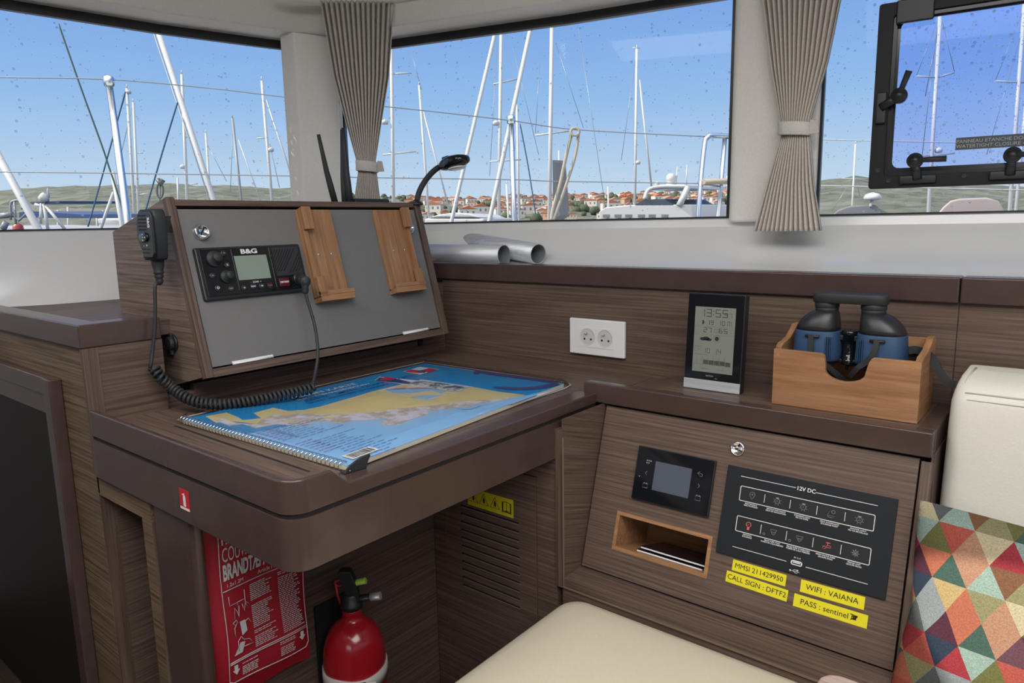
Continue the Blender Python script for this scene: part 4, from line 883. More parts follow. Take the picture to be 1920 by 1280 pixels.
for k in range(12): a = 2*pi*k/12; mb.tube([(.006+.0055*cos(a),.0965+.0055*sin(a),.0016),(.006+.0070*cos(a),.0965+.0070*sin(a),.0016)],.0003,4)
for c in range(5):
    for r in range(5): mb.box((-.0175+.0105*c,.0485+.0016*r-(.001 if c == 4 else 0),.0015),(-.0080+.0105*c,.0496+.0016*r-(.001 if c == 4 else 0),.0017))
lcdtext(mb, '--', -.0200, .0355, .0050, .0085, .0009, .0020); lcdtext(mb, '--', .0100, .0355, .0050, .0085, .0009, .0020)
obj('digits', mb, lcd, sc_)
mb = MB()
for y in (.1178,.1025,.0475): mb.box((-.037,y,.0015),(.037,y+.0003,.0016))
for i in range(6): mb.box((-.0300+.0105*i,.0475,.0015),(-.0297+.0105*i,.0625,.0016))
mb.box((-.0365,.0800,.0015),(-.022,.0806,.0016)); mb.box((-.0365,.0655,.0015),(-.010,.0661,.0016)); mb.tube([(x,y,.0016) for x,y in rrect(-.0365,.0715,-.027,.0775,.003)],.0002,4,closed=True)
for x in (.001,.031): mb.tube([(x-.0,.108,.0016),(x+.005,.108,.0016),(x+.005,.114,.0016),(x,.114,.0016)],.0002,4,closed=True)
obj('scale_lines', mb, lcd2, sc_)
text('techno', .0052, T(-.004,.0275,.0013), wt, greyp, 'brand_lettering'); text('line', .0032, T(.009,.0235,.0013), wt, greyp, 'brand_lettering')

# ================================================================== BINOCULAR BOX + BINOCULARS
bx = thing('wooden_box', 'open oak box with a scooped front holding the binoculars on the ledge', 'box', (-.2915,1.25,.7687))
mb = MB(); x0, x1, zb, zt, yf = -.4005, -.1815, .7690, .8640, 1.187
pts = [(x0,zb),(x0,zt),(-.3245,zt-.001),(-.3200,zt-.004),(-.3185,zt-.010),(-.317,zt-.022)]
for k in range(0, 13): a = pi+pi*k/12; pts.append((-.2875+.0300*cos(a), .8380+.0170*sin(a)+0))
pts += [(-.2560,zt-.018),(-.2535,zt-.008),(-.2500,zt-.002),(-.2470,zt),(x1,zt),(x1,zb)]
mb.prism([(x, yf, z) for x, z in pts], (0,.009,0)); obj('front_board', mb, oak_x, bx, world=True, bevel=.001)
mb = MB(); mb.prism([(x0, y, z) for y, z in ((1.1965,zb),(1.1965,.867),(1.206,.872),(1.222,.8735),(1.245,.878),(1.265,.889),(1.275,.896),(1.300,.896),(1.304,.892),(1.304,zb))], (.010,0,0)); obj('end_board', mb, oak_y, bx, world=True, bevel=.001)
mb = MB(); mb.prism([(x1-.010, y, z) for y, z in ((1.1965,zb),(1.1965,.864),(1.206,.869),(1.222,.8705),(1.245,.874),(1.265,.882),(1.275,.889),(1.300,.889),(1.304,.886),(1.304,zb))], (.010,0,0)); obj('end_board', mb, oak_y, bx, world=True, bevel=.001)
mb = MB(); mb.box((x0+.0102,1.2945,zb),(x1-.0102,1.3035,.885)); obj('back_board', mb, oak_x, bx, world=True, bevel=.001)
mb = MB(); mb.box((x0+.0102,1.1965,zb),(x1-.0102,1.2940,zb+.008)); obj('bottom_board', mb, oak_x, bx, world=True)
for xa, xb in ((x0+.0102,-.345),(-.245,x1-.0102)):
    mb = MB(); mb.box((xa,1.1965,zb+.0085),(xb,1.2940,.8355)); obj('inner_support', mb, mat('dark_insert',(.03,.02,.015),.7), bx, world=True)
mb = MB()
for x in (-.3925,-.1925): mb.cyl((x,1.1864,.8545),(x,1.1874,.8545),.0026,12)
obj('wood_plugs', mb, mat('plug_wood',(.40,.20,.08),.5), bx, world=True)
bn = thing('binoculars', 'blue and black marine binoculars standing upright in the oak box', 'binoculars', (-.297,1.245,.836))
blue = noisy('blue_rubber',(.020,.055,.125),(.026,.068,.15),(1,1,1),120,.55,.1)
yb = 1.238
for s_, cx, ex in ((-1,-.3445,-.3330),(1,-.2460,-.2620)):
    mb = MB(); w = .0360
    mb.loft([(cx-s_*.001, yb, .846, .035, .032),(cx-s_*.0005, yb, .848, .0372, .034),(cx-s_*.0005, yb, .856, .0372, .034),(cx-s_*.001, yb, .893, .0350, .033),(cx-s_*.001, yb, .8955, .0342,.0322)], 40, p=3)
    br = obj('barrel', mb, blue, bn, world=True)
    mb = MB()
    for k in range(4): xx = cx-s_*(.022+.003*k); mb.box((xx-.0004,yb-.0352+.0014*k*k*.25,.852),(xx+.0004,yb-.030,.888))
    obj('grip_ribs', mb, blue, br, world=True)
    mb = MB(); S2 = []
    for z, t_ in ((.8956,0),(.903,.08),(.911,.24),(.918,.46),(.924,.74),(.9275,1.0)):
        l = (cx-.0340)*(1-t_)+(ex-.0175)*t_; r = (cx+.0335)*(1-t_)+(ex+.0175)*t_
        S2.append(((l+r)/2, yb, z, (r-l)/2, .0318*(1-t_)+.0180*t_))
    mb.loft(S2, 40, p=2.6); obj('prism_housing', mb, black, bn, world=True)
    mb = MB(); mb.lathe([(.0172,.915),(.0176,.9280),(.0182,.9290),(.0182,.9320),(.0176,.9325),(.0190,.9335),(.0190,.9400),(.0165,.944)], (ex,yb,0), 36); obj('eyepiece', mb, blackm, bn, world=True)
    mb = MB(); mb.lathe([(.0285,.836),(.0300,.838),(.0300,.8450),(.027,.847)], (cx,yb,0), 36); obj('objective_ring', mb, blackm, bn, world=True)
    lx = cx-s_*.0005
    mb = MB(); mb.cyl((lx-.011,yb-.0362,.8880),(lx+.011,yb-.0362,.8880),.0022,10); mb.box((lx-.0105,yb-.037,.8862),(lx-.008,yb-.032,.8898)); mb.box((lx+.008,yb-.037,.8862),(lx+.0105,yb-.032,.8898)); obj('strap_lug', mb, black, bn, world=True)
mb = MB(); mb.loft([(-.2975,yb,.9415,.0545,.0185),(-.2975,yb,.9420,.0560,.0200),(-.2975,yb,.9560,.0560,.0200),(-.2975,yb,.9580,.0545,.0188)], 48, p=4); obj('rain_guard', mb, blackm, bn, world=True)
mb = MB(); mb.lathe([(.0110,.840),(.0118,.842),(.0118,.850),(.0098,.851),(.0098,.880),(.0118,.881),(.0118,.890),(.0128,.8905),(.0128,.8960),(.0110,.8970)], (-.2950,yb,0), 28); mb.cyl((-.295,yb,.842),(-.297,yb-.004,.832),.0025,10); obj('focus_hinge', mb, blackg, bn, world=True)
mb = MB(); mb.box((-.315,yb-.008,.880),(-.276,yb+.008,.8895)); mb.box((-.315,yb-.008,.8435),(-.276,yb+.008,.850)); obj('bridge', mb, black, bn, world=True, bevel=.002)
strap = MB()
for pth in ([(-.3450,1.2005,.890),(-.3445,1.1995,.872),(-.3425,1.1990,.855),(-.3390,1.2000,.845),(-.333,1.203,.838),(-.328,1.206,.832)],
            [(-.2470,1.2005,.890),(-.2480,1.1990,.876),(-.2530,1.1985,.864),(-.2620,1.2000,.852),(-.273,1.2005,.842),(-.285,1.21,.825)],
            [(-.326,1.202,.846),(-.318,1.204,.840),(-.300,1.215,.822),(-.285,1.235,.800),(-.275,1.245,.786)]):
    strap.tube(cr_spline(pth, 6), .0058, 4, smooth=False, flat=((0,-1,0.01),1,.22))
sp1 = [(-.212,1.250,.880),(-.195,1.255,.890),(-.180,1.245,.884),(-.170,1.235,.868),(-.160,1.232,.845),(-.150,1.235,.832),(-.140,1.245,.828)]
obj('strap_end', strap, blackm, bn, world=True); strap = MB()
strap.tube(cr_spline([aty(1703,657,1.262), aty(1720,656,1.268), aty(1745,668,1.262), aty(1760,695,1.255), aty(1775,715,1.25), aty(1790,722,1.25)], 8), .0085, 4, smooth=False, flat=((0,-1,0.01),1,.22))
obj('neck_strap', strap, blackm, bn, world=True); strap = MB()
strap.tube(cr_spline([aty(1700,668,1.268), aty(1722,662,1.285), aty(1748,670,1.285), aty(1764,700,1.28)], 8), .0070, 4, smooth=False, flat=((0,-1,0.01),1,.22))
obj('strap_fold', strap, blackm, bn, world=True)

# ================================================================== SEAT, BACKREST, PILLOW
def cushion(name, c, h, m_, parent, r=.03, puff=.006, nx=24, ny=24):
    """rounded box with a slightly crowned top; c centre, h half sizes"""
    bm = bmesh.new(); bmesh.ops.create_cube(bm, size=2); 
    for v in bm.verts: v.co = Vector((v.co.x*h[0], v.co.y*h[1], v.co.z*h[2]))
    bmesh.ops.bevel(bm, geom=bm.edges[:], offset=r, segments=6, profile=.5, affect='EDGES')
    me = bpy.data.meshes.new(name); bm.to_mesh(me); bm.free(); me.materials.append(m_)
    for p in me.polygons: p.use_smooth = True
    o = link(name, me, parent); o.location = Vector(c)-(WM[parent.name].translation if parent else Vector())
    return o
se = thing('bench_seat', 'cream leather bench seat cushion beside the chart table', 'seat', (-.2,.65,.2))
bmx = MB(); n = 26; L0, L1, Y0, Y1 = -.686, .75, .30, .9965
rows = []; prof = [(0,.335),(0,.392),(.004,.404),(.014,.4125),(.030,.4175),(.07,.4205),(.16,.4215)]
def ringpts(ins, r): 
    r = max(r-ins*.6, .012); return rrect(L0+ins, Y0+ins, L1-ins, Y1-ins, r, 8)
for ins, z in prof: rows.append([(x, y, z) for x, y in ringpts(ins, .045)]+[(ringpts(ins,.045)[0][0], ringpts(ins,.045)[0][1], z)])
bmx.strips(rows, smooth=True); bmx.add([p for p in rows[-1][:-1]], [list(range(len(rows[-1])-1))], 0, True)
obj('cushion', bmx, cream, se, world=True)
mb = MB(); mb.box((-.66,.33,0),(.75,.995,.334)); obj('bench_base', mb, wood_x, se, world=True)
bk = thing('backrest_cushion', 'white vinyl backrest cushion with stitched edges at the right of the ledge', 'cushion', (.2,1.25,.64))
mb = MB(); X0, X1 = -.1445, .75
secs = []
def brow(z, yf, yb_, x0, r): 
    P = []
    for k in range(9): a = pi/2*k/8; P.append((x0+r-r*sin(a) if 0 else x0+r*(1-sin(a)), yf+r*(1-cos(a)) if 0 else yf+r*(1-cos(a)), z))
    return P
rows = []
for z, yf, ybk, x0, r in ((.425,1.165,1.315,-.1450,.02),(.60,1.178,1.318,-.1460,.022),(.70,1.185,1.320,-.1450,.024),(.78,1.190,1.322,-.1435,.020),(.808,1.192,1.322,-.1425,.018),(.822,1.196,1.322,-.1400,.018),(.833,1.208,1.320,-.1375,.016),(.841,1.230,1.318,-.1350,.014),(.846,1.27,1.312,-.132,.010)):
    P = [(X1,yf,z)]+[(.75-.1*k, yf+.0025*sin(k*1.9+z*9), z) for k in range(1,8)]+[(x0+r*2,yf,z)]
    for k in range(7): a = pi/2*k/6; P.append((x0+r-r*sin(a), yf+r-r*cos(a), z))
    for k in range(7): a = pi/2*k/6; P.append((x0+r-r*cos(a), ybk-r+r*sin(a), z))
    P.append((X1,ybk,z)); rows.append(P)
mb.strips(rows, smooth=True); mb.add(rows[-1], [list(range(len(rows[-1])))], 0, True); obj('cover', mb, vinyl, bk, world=True)
mb = MB(); Z0 = -.0003
mb.tube([(-.1335,1.1905,.43),(-.1350,1.196,.60),(-.1330,1.202,.70),(-.1290,1.2065,.79),(-.1270,1.2085,.815)], .0016, 6); mb.tube([(-.1250,1.1975,.8235),(.1,1.1970,.8235),(.4,1.1970,.8235),(.75,1.1970,.8235)], .0014, 6); mb.tube([(-.122,1.1940,.8140),(.1,1.1935,.8140),(.4,1.1935,.8140),(.75,1.1935,.8140)], .0009, 6)
mb.tube([(-.1270,1.2085,.815),(-.1270,1.215,.835),(-.1250,1.24,.8435),(-.122,1.28,.847)], .0014, 6)
obj('piping', mb, mat('piping_vinyl',(.60,.58,.51),.5), bk, world=True)
# patterned pillow: a lattice of woven triangles
pw_ = thing('patterned_pillow', 'square pillow woven in multicoloured triangles leaning against the white backrest', 'pillow', mat=frame((.060,1.060,.540),(1,.0,-.03),(.03,.28,.96)))
PAL = [(.40,.02,.035),(.50,.075,.045),(.52,.13,.055),(.50,.24,.13),(.06,.13,.10),(.30,.44,.37),(.07,.11,.10),(.03,.05,.09),(.27,.31,.33),(.12,.13,.14),(.16,.06,.085),(.10,.025,.05),(.55,.38,.13),(.58,.49,.28),(.17,.17,.045),(.29,.27,.12),(.23,.10,.04)]
pm_ = [noisy('woven_%s' % w, tuple((c_*.8+.2*sum(c)/3)*.48 for c_ in c), tuple((c_*.8+.2*sum(c)/3)*.72 for c_ in c), (1,1,1), 520, .9, .35, .1) for w, c in zip('crimson rust orange peach teal mint pine navy pale slate plum wine ochre sand olive moss tan'.split(), PAL)]
RS = random.Random(4); WP, HP = .222, .142; NC, NR = 8, 7; tw = .0430; th = .0370; sub = 5
grid = MB(); cidx = {}
order = [[0,3,11,8,12,13,12,4],[8,8,7,2,4,4,0,9],[9,1,2,2,11,5,5,0],[12,12,14,15,6,10,9,5],[13,16,14,14,10,10,11,9],[8,7,2,4,5,6,0,11],[10,1,3,11,5,4,0,8],[4,0,11,12,13,14,6,9],[12,15,14,6,10,9,3,2]]
def pz(x, y):
    a, b = min(1, abs(x)/WP), min(1, abs(y)/HP); return .062*((1-a**3.0)*(1-b**3.0))**.62
def pinch(x, y):
    a, b = x/WP, y/HP; return x*(1-.05*(1-abs(b))**1.5*abs(a)**2 - .0), y*(1-.07*(1-abs(a))**1.5*abs(b)**2)
def clipc(x, lim): return max(-lim, min(lim, x))
for sgn in (1, -1):
    for r in range(-6, 6):
        for c in range(-16, 16):
            for up in (0, 1):
                x0_ = c*tw/2*1.0; 
                if (c+r) % 2: continue
                y0_ = r*th+.01
                tri = ((x0_, y0_), (x0_+tw, y0_), (x0_+tw/2, y0_+th)) if up else ((x0_+tw/2, y0_+th), (x0_+tw, y0_), (x0_+tw*1.5, y0_+th))
                if all(abs(p[0]) >= WP for p in tri) or all(abs(p[1]) >= HP for p in tri): 
                    if not (min(p[0] for p in tri) < WP and max(p[0] for p in tri) > -WP and min(p[1] for p in tri) < HP and max(p[1] for p in tri) > -HP): continue
                mi = [0,8,13,4,7,14,2,10,5,12,9,3,6,1,15,11,16][((c//2)*5+r*4+up*9+(r*c)//6) % 17]
                A_, B_, C_ = [Vector((p[0], p[1], 0)) for p in tri]; ids = {}; vs = []
                for i in range(sub+1):
                    for j in range(sub+1-i):
                        p = A_+(B_-A_)*(i/sub)+(C_-A_)*(j/sub); x, y = clipc(p.x, WP), clipc(p.y, HP); X_, Y_ = pinch(x, y)
                        ids[i, j] = len(vs); vs.append((X_, Y_, sgn*pz(x, y)))
                fs = []
                for i in range(sub):
                    for j in range(sub-i):
                        fs.append((ids[i,j], ids[i+1,j], ids[i,j+1]))
                        if i+j < sub-1: fs.append((ids[i+1,j], ids[i+1,j+1], ids[i,j+1]))
                grid.add(vs, fs, mi, True)
pil = obj('cover', grid, pm_, pw_)
bm = bmesh.new(); bm.from_mesh(pil.data); bmesh.ops.remove_doubles(bm, verts=bm.verts, dist=1e-5); bmesh.ops.dissolve_degenerate(bm, edges=bm.edges, dist=1e-6); bmesh.ops.recalc_face_normals(bm, faces=bm.faces); bm.to_mesh(pil.data); bm.free()
# corner of the saloon table in the foreground
st_ = thing('saloon_table', 'rounded wooden table leaf corner at the bottom right edge, nearest the camera', 'table', (.05,.5,.6))
mb = MB(); P = rrect(-.185, -.35, .55, .748, .022, 6); mb.prism([(x*cos(.0)-y*0+.05*(.748-y), y, .575) for x, y in P], (0,0,.025)); obj('table_leaf', mb, wood('table_grain',0,(.16,.12,.10),(.28,.22,.19),rough=.22), st_, world=True, bevel=.004)
mb = MB(); mb.cyl((.2,-.1,0),(.2,-.1,.575),.04,24); obj('pedestal', mb, alu, st_, world=True)

# ================================================================== FIRE BLANKET + EXTINGUISHER
red = mat('red_fabric',(.36,.008,.022),.6); redpaint = mat('red_paint',(.36,.010,.018),.18, coat=.4)
BF = frame((-1.018,.5725,.34),(0,1,0),(0,0,1))
fb = thing('fire_blanket', 'red fire blanket pouch with white print hanging under the chart table', 'fire blanket', mat=BF)
mb = MB(); rows_f = []; rows_b = []
for j in range(25):
    y = -.012+.315*j/24; rf = []; rb = []
    for i in range(19):
        x = -.0855+.171*i/18; e_ = min(1, 6*min(i, 18-i)/18); f_ = min(1, 8*min(j, 24-j)/24)
        wv_ = .004*sin(y*30+x*18)+.003*sin(x*40-y*12); dy = .005*sin(x*38)
        rf.append((x*(1+.02*sin(y*14)), y+dy-.10*(x+.0855)*0, .004+.010*e_*f_+wv_*.8)); rb.append((x*(1+.02*sin(y*14)), y+dy, -.004+wv_*.2))
    rows_f.append(rf); rows_b.append(rb)
mb.strips(rows_f, smooth=True); mb.strips(rows_b, smooth=True); mb.strips([rows_f[0], rows_b[0]]); mb.strips([rows_f[-1], rows_b[-1]]); mb.strips([[r[0] for r in rows_f],[r[0] for r in rows_b]]); mb.strips([[r[-1] for r in rows_f],[r[-1] for r in rows_b]])
po = obj('pouch', mb, red, fb)
def surf(x, y): return .0155+(.004*sin(y*30+x*18)+.003*sin(x*40-y*12))*.8
def drape(o):
    for v in o.data.vertices: v.co.z = surf(v.co.x, v.co.y)+.0006+v.co.z*0+(.0002 if v.co.z > 0 else 0)
wp = mat('white_fabric_print',(.62,.62,.62),.7)
for s_, sz, x, y, sx, bd_ in (('FIREBLANKET',.0350,-.0640,.270,.40,.0010),('COUV. ANTIFEU',.0350,-.0640,.240,.38,.0),('BRANDTÆPPE',.0360,-.0640,.210,.36,.0014),('1.2x1.2M',.0090,-.0600,.1885,.9,0),('Article No: 10143',.0100,-.004,.1885,.80,0)):
    t_ = text(s_, sz, T(x,y,0), po, wp, 'lettering', sx, 'LEFT', bold=bd_); drape(t_)
mb = MB()
def ln(P, w=.0008): 
    Q = [];
    for a, b in zip(P[:-1], P[1:]):
        for k in range(10): Q.append((a[0]+(b[0]-a[0])*k/10, a[1]+(b[1]-a[1])*k/10))
    Q.append(P[-1]); mb.tube([(x, y, surf(x, y)+.0004) for x, y in Q], w, 4)
ln([(-.068,.285),(-.068,.028),(-.060,.022),(.070,.022),(.076,.030),(.076,.285)]); ln([(-.066,.181),(.072,.181)]); ln([(-.066,.060),(.074,.060)]); ln([(-.066,.057),(.074,.057)])
for x, y in ((-.056,.044),(.064,.046)): mb.prism([(x-.003,y+.008,surf(x,y)+.0006),(x+.003,y+.008,surf(x,y)+.0006),(x+.003,y,surf(x,y)+.0006),(x+.006,y,surf(x,y)+.0006),(x,y-.008,surf(x,y)+.0006),(x-.006,y,surf(x,y)+.0006),(x-.003,y,surf(x,y)+.0006)],(0,0,.0004))
obj('border_and_arrows', mb, wp, po)
mb = MB()
for x0_, x1_, yt, yb_ in ((-.020,.022,.172,.066),(.031,.072,.172,.066),(-.045,-.010,.052,.028),(.022,.055,.052,.028)):
    y = yt
    while y > yb_:
        x = x0_; xe = x0_+(x1_-x0_)*random.uniform(.7,1)
        if random.random() > .12:
            while x < xe-.003: w = random.uniform(.003,.008); mb.prism([(x,y,surf(x,y)+.0005),(min(x+w,xe),y,surf(x,y)+.0005),(min(x+w,xe),y+.0014,surf(x,y)+.0005),(x,y+.0014,surf(x,y)+.0005)],(0,0,.0002)); x += w+.0012
        y -= .0033
obj('instructions_print', mb, wp, po)
mb = MB()
def fg(P, w=.0006): mb.tube([(x, y, surf(x, y)+.0005) for x, y in P], w, 4)
fg([(-.058,.170),(-.058,.155),(-.044,.155),(-.044,.150)]); fg([(-.030,.170),(-.030,.150),(-.024,.143)]); fg([(-.044,.155),(-.030,.155)]); fg([(-.052,.130),(-.050,.148),(-.046,.140),(-.044,.130),(-.042,.148)]); fg([(-.036,.148),(-.033,.135),(-.030,.148),(-.026,.138)])
mb.prism([(x,y,surf(x,y)+.0005) for x,y in ((-.044,.122),(-.034,.121),(-.032,.102),(-.042,.098))],(0,0,.0004)); fg([(-.054,.102),(-.054,.116),(-.048,.124),(-.052,.120),(-.056,.125),(-.050,.128),(-.047,.122)]); fg([(-.034,.118),(-.028,.120),(-.024,.112)])
mb.prism([(x,y,surf(x,y)+.0005) for x,y in ((-.058,.070),(-.046,.088),(-.038,.086),(-.044,.070))],(0,0,.0004)); fg([(-.050,.075),(-.050,.092),(-.044,.097),(-.040,.090),(-.030,.086),(-.026,.080)]); fg([(-.040,.078),(-.024,.076)])
obj('figure_drawings', mb, wp, po)
mb = MB(); mb.tube([(-.055,.29,.008),(-.03,.31,.006),(0,.318,.004),(.03,.31,.006),(.055,.29,.008)], .003, 8); mb.box((-.008,.305,-.016),(.008,.32,.006)); obj('hanging_loop', mb, blackm, fb)
ex = thing('fire_extinguisher', 'small red fire extinguisher with black valve strapped under the chart table', 'fire extinguisher', (-.976,.727,.15))
ec = (-.976,.727,0); mb = MB()
prof = [(.050,.10),(.055,.104),(.056,.110),(.056,.308),(.0555,.320),(.0540,.331),(.0515,.342),(.0475,.353),(.0420,.363),(.0350,.372),(.0270,.379),(.0210,.3835),(.0180,.388),(.0175,.396),(.0175,.402),(.0165,.404)]
mb.lathe(prof, ec, 48); cy_ = obj('cylinder', mb, redpaint, ex, world=True)
mb = MB(); mb.lathe([(.0185,.404),(.0195,.408),(.0195,.418),(.0155,.424),(.0145,.440),(.012,.446)], ec, 28)
r3 = R2; 
mb.cyl(Vector(ec)+Vector((0,0,.426)), Vector(ec)+Vector((.030,.026,.432)), .0085, 18); obj('valve', mb, black, ex, world=True)
mb = MB(); mb.cyl(Vector(ec)+Vector((.026,.0225,.431)), Vector(ec)+Vector((.040,.0345,.434)), .0092, 20); obj('nozzle_cap', mb, alu, ex, world=True)
mb = MB(); q = Vector(ec); d_ = Vector((.76,.65,0)); d2 = Vector((-.65,.76,0))*.010
def lev(pts): mb.prism([q-d2*1+d_*a+Vector((0,0,z)) for a, z in pts], d2*2)
lev([(-.004,.425),(.016,.425),(.012,.470),(.003,.508),(-.016,.510),(-.020,.505),(-.012,.465)]); mb.box((0,0,0),(0.0001,.0001,.0001)) if 0 else None
obj('lever', mb, black, ex, world=True, bevel=.002)
mb = MB(); mb.cyl(q+d_*.010+Vector((0,0,.472)), q+d_*.028+Vector((0,0,.477)), .0075, 18); obj('safety_tag', mb, mat('lime_plastic',(.45,.70,.10),.5), ex, world=True, bevel=.001)
mb = MB(); mb.tube([q-d_*.018+Vector((0,0,.472))+Vector((-.76,-.65,0))*(.007*cos(a)+.002)+Vector((0,0,.008*sin(a))) for a in [2*pi*k/14 for k in range(14)]], .0022, 8, closed=True); mb.tube([q-d_*.026+Vector((0,0,.466)), q-d_*.024+Vector((0,0,.44)), q-d_*.020+Vector((0,0,.415))], .0022, 8); obj('pull_ring', mb, mat('red_plastic',(.40,.03,.04),.4), ex, world=True)
mb = MB(); mb.lathe([(.0565,.270),(.0585,.270),(.0585,.296),(.0565,.296)], ec, 48); mb.v = [(x, y, z+.0016*sin(60*x+50*y)) for x, y, z in mb.v]; sb = obj('strap', mb, mat('clear_grey_strap',(.50,.47,.45),.45), ex, world=True)
dv = Vector((.76,-.60,0)).normalized(); tg = Vector((.60,.76,0)).normalized(); qq = q+dv*.059+Vector((0,0,.283))+tg*.012
mb = MB(); mb.prism([qq-tg*.022+Vector((0,0,-.012)), qq+tg*.022+Vector((0,0,-.010)), qq+tg*.024+Vector((0,0,.010)), qq-tg*.016+Vector((0,0,.012))], dv*.004); obj('strap_plate', mb, mat('plate_grey',(.55,.53,.50),.4), sb, world=True, bevel=.0015)
mb = MB(); mb.prism([qq-tg*.006+dv*.004+Vector((0,0,-.016)), qq+tg*.006+dv*.004+Vector((0,0,-.014)), qq+tg*.006+dv*.004+Vector((0,0,.014)), qq-tg*.006+dv*.004+Vector((0,0,.013))], dv*.004); obj('buckle', mb, black, sb, world=True, bevel=.001)
mb = MB(); mb.box((-1.039,.690,.14),(-1.033,.764,.40)); mb.box((-1.034,.705,.255),(-1.030,.75,.295)); obj('wall_bracket', mb, black, ex, world=True)
for c_ in ex.children:
    if c_.name.split('.')[0] in ('valve', 'nozzle_cap', 'lever', 'safety_tag', 'pull_ring'):
        for v in c_.data.vertices: v.co.z = .254+(v.co.z-.254)*.70
EM = wm(ex).inverted() @ frame(q+dv*.0568+Vector((0,0,.225)), tg, (0,0,1)); mb = MB(); 
mb.prism([EM @ Vector((-.022+.044*k/1, y, 0)) for k, y in ((0,-.03),(1,-.03),(1,.024),(0,.024))], EM.to_3x3() @ Vector((0,0,.0002)))
text('EXTINGUISHER', .0055, EM @ T(.004,.018,.0012), ex, wp, 'lettering', .9)
blackm2 = mat('hatch_black',(.008,.009,.010),.5,0,.3)
# ================================================================== OPENING HATCH IN THE RIGHT WINDOW
d3 = (OUT[11]-Vector((-.505,1.725,0))).normalized(); HF = frame(Vector((-.505,1.725,1.08)), d3, (0,0,1))
def h2(px, py): p = fuv(HF, px, py); return (p.x, p.y)
hx0, hy1 = h2(1651,14); hx0b, hy0 = h2(1631,355); hx0 = (hx0+hx0b)/2; hx1 = hx0+.52
gx0, gy1 = h2(1690,42); gxb, gy0 = h2(1673,316); gx0 = (gx0+gxb)/2; gx1 = hx1-(gx0-hx0)
mx0, my0 = h2(1659,331); my1 = hy1-(my0-hy0); mx1 = hx1-(mx0-hx0)
ht = thing('opening_hatch', 'black-framed opening window hatch with three latch handles in the right window', 'hatch', mat=HF)
def ringbox(mb, o, i, z0, z1, ro=.012, ri=.008):
    A = rrect(o[0], o[1], o[2], o[3], ro, 4); B_ = rrect(i[0], i[1], i[2], i[3], ri, 4); n = len(A)
    rows = [[(x,y,z0) for x,y in A],[(x,y,z1) for x,y in A],[(x,y,z1) for x,y in B_],[(x,y,z0) for x,y in B_]]
    rows = [r+[r[0]] for r in rows]; mb.strips(rows+[rows[0]])
mb = MB(); ringbox(mb, (hx0,hy0,hx1,hy1), (mx0,my0,mx1,my1), .006, .026, .006, .006); obj('outer_frame', mb, blackm2, ht, bevel=.0015)
ix = (gx0*0.45+mx0*.55)
mb = MB(); ringbox(mb, (mx0-.001,my0-.001,mx1+.001,my1+.001), (mx0+.007,my0+.007,mx1-.007,my1-.007), .006, .020, .004, .01); obj('inner_frame', mb, mat('black_frame_inner',(.012,.013,.015),.25), ht)
mb = MB(); ringbox(mb, (mx0+.004,my0+.004,mx1-.004,my1-.004), (gx0,gy0,gx1,gy1), .004, .0065, .004, .014); obj('seal', mb, mat('dark_seal',(.035,.038,.042),.15), ht)
mb = MB(); mb.box((mx0,my0,.0025),(mx1,my1,.0045)); obj('pane', mb, glass_b, ht)
def latch(kx, ky, lx, ly, bx_, by_, vert):
    K = h2(kx, ky); L_ = h2(lx, ly); B_ = h2(bx_, by_)
    base = MB(); w, h = (.010,.032) if vert else (.034,.0085)
    base.box((B_[0]-w,B_[1]-h,.022),(B_[0]+w,B_[1]+h,.036)); 
    l = obj('latch', base, black, ht, bevel=.003)
    a = MB(); a.tube([(B_[0],B_[1],.034),((B_[0]+K[0])/2,(B_[1]+K[1])/2,.040),(K[0],K[1],.040)], [.008,.007,.007], 10, flat=((0,0,1),1.2,.7)); a.lathe([(.0155,.030),(.0155,.044),(.0135,.047),(.009,.047),(.009,.049),(0,.049)], (K[0],K[1],0), 28); obj('latch_arm', a, black, l)
    b = MB(); b.tube([(K[0],K[1],.045),(K[0]+(L_[0]-K[0])*.5,K[1]+(L_[1]-K[1])*.5,.048),(L_[0],L_[1],.050)], [.0065,.0075,.0085], 4, flat=((0,0,1),1.0,.7)); obj('latch_handle', b, blackm, l)
latch(1689,184,1708,140,1655,206,True); latch(1718,303,1776,300,1722,337,False); latch(1897,293,1955,291,1892,329,False)
mb = MB()
for p in ((1654,231),(1648,321),(1668,340),(1808,331)):
    a, b = h2(*p); mb.lathe([(.0055,.0255),(.0055,.0272),(.003,.0262),(0,.0262)], (a,b,0), 12)
obj('screws', mb, blackm, ht)
mb = MB(); c1, c2_ = h2(1747,25)
mb.box((c1-.062,hy1-.045,.022),(c1+.006,hy1+.001,.032)); obj('hinge', mb, black, ht, bevel=.003)
l0, l1 = h2(1791,281), h2(1920,248); lw = .22
lm = obj('warning_plate', lb((l0[0],l0[1]-.001,.0048),(l0[0]+lw,l0[1]+.0235,.0056)), mat('plate_dark_grey',(.055,.06,.07),.45), ht)
text('PANNEAU ETANCHE DOIT ETRE FERME EN MER\nWATERTIGHT CLOSURE - KEEP SHUT AT SEA', .0098, T(l0[0]+.001,l0[1]+.0105,.0058), lm, mat('plate_print',(.42,.44,.48),.5), 'plate_lettering', 1.02, 'LEFT')

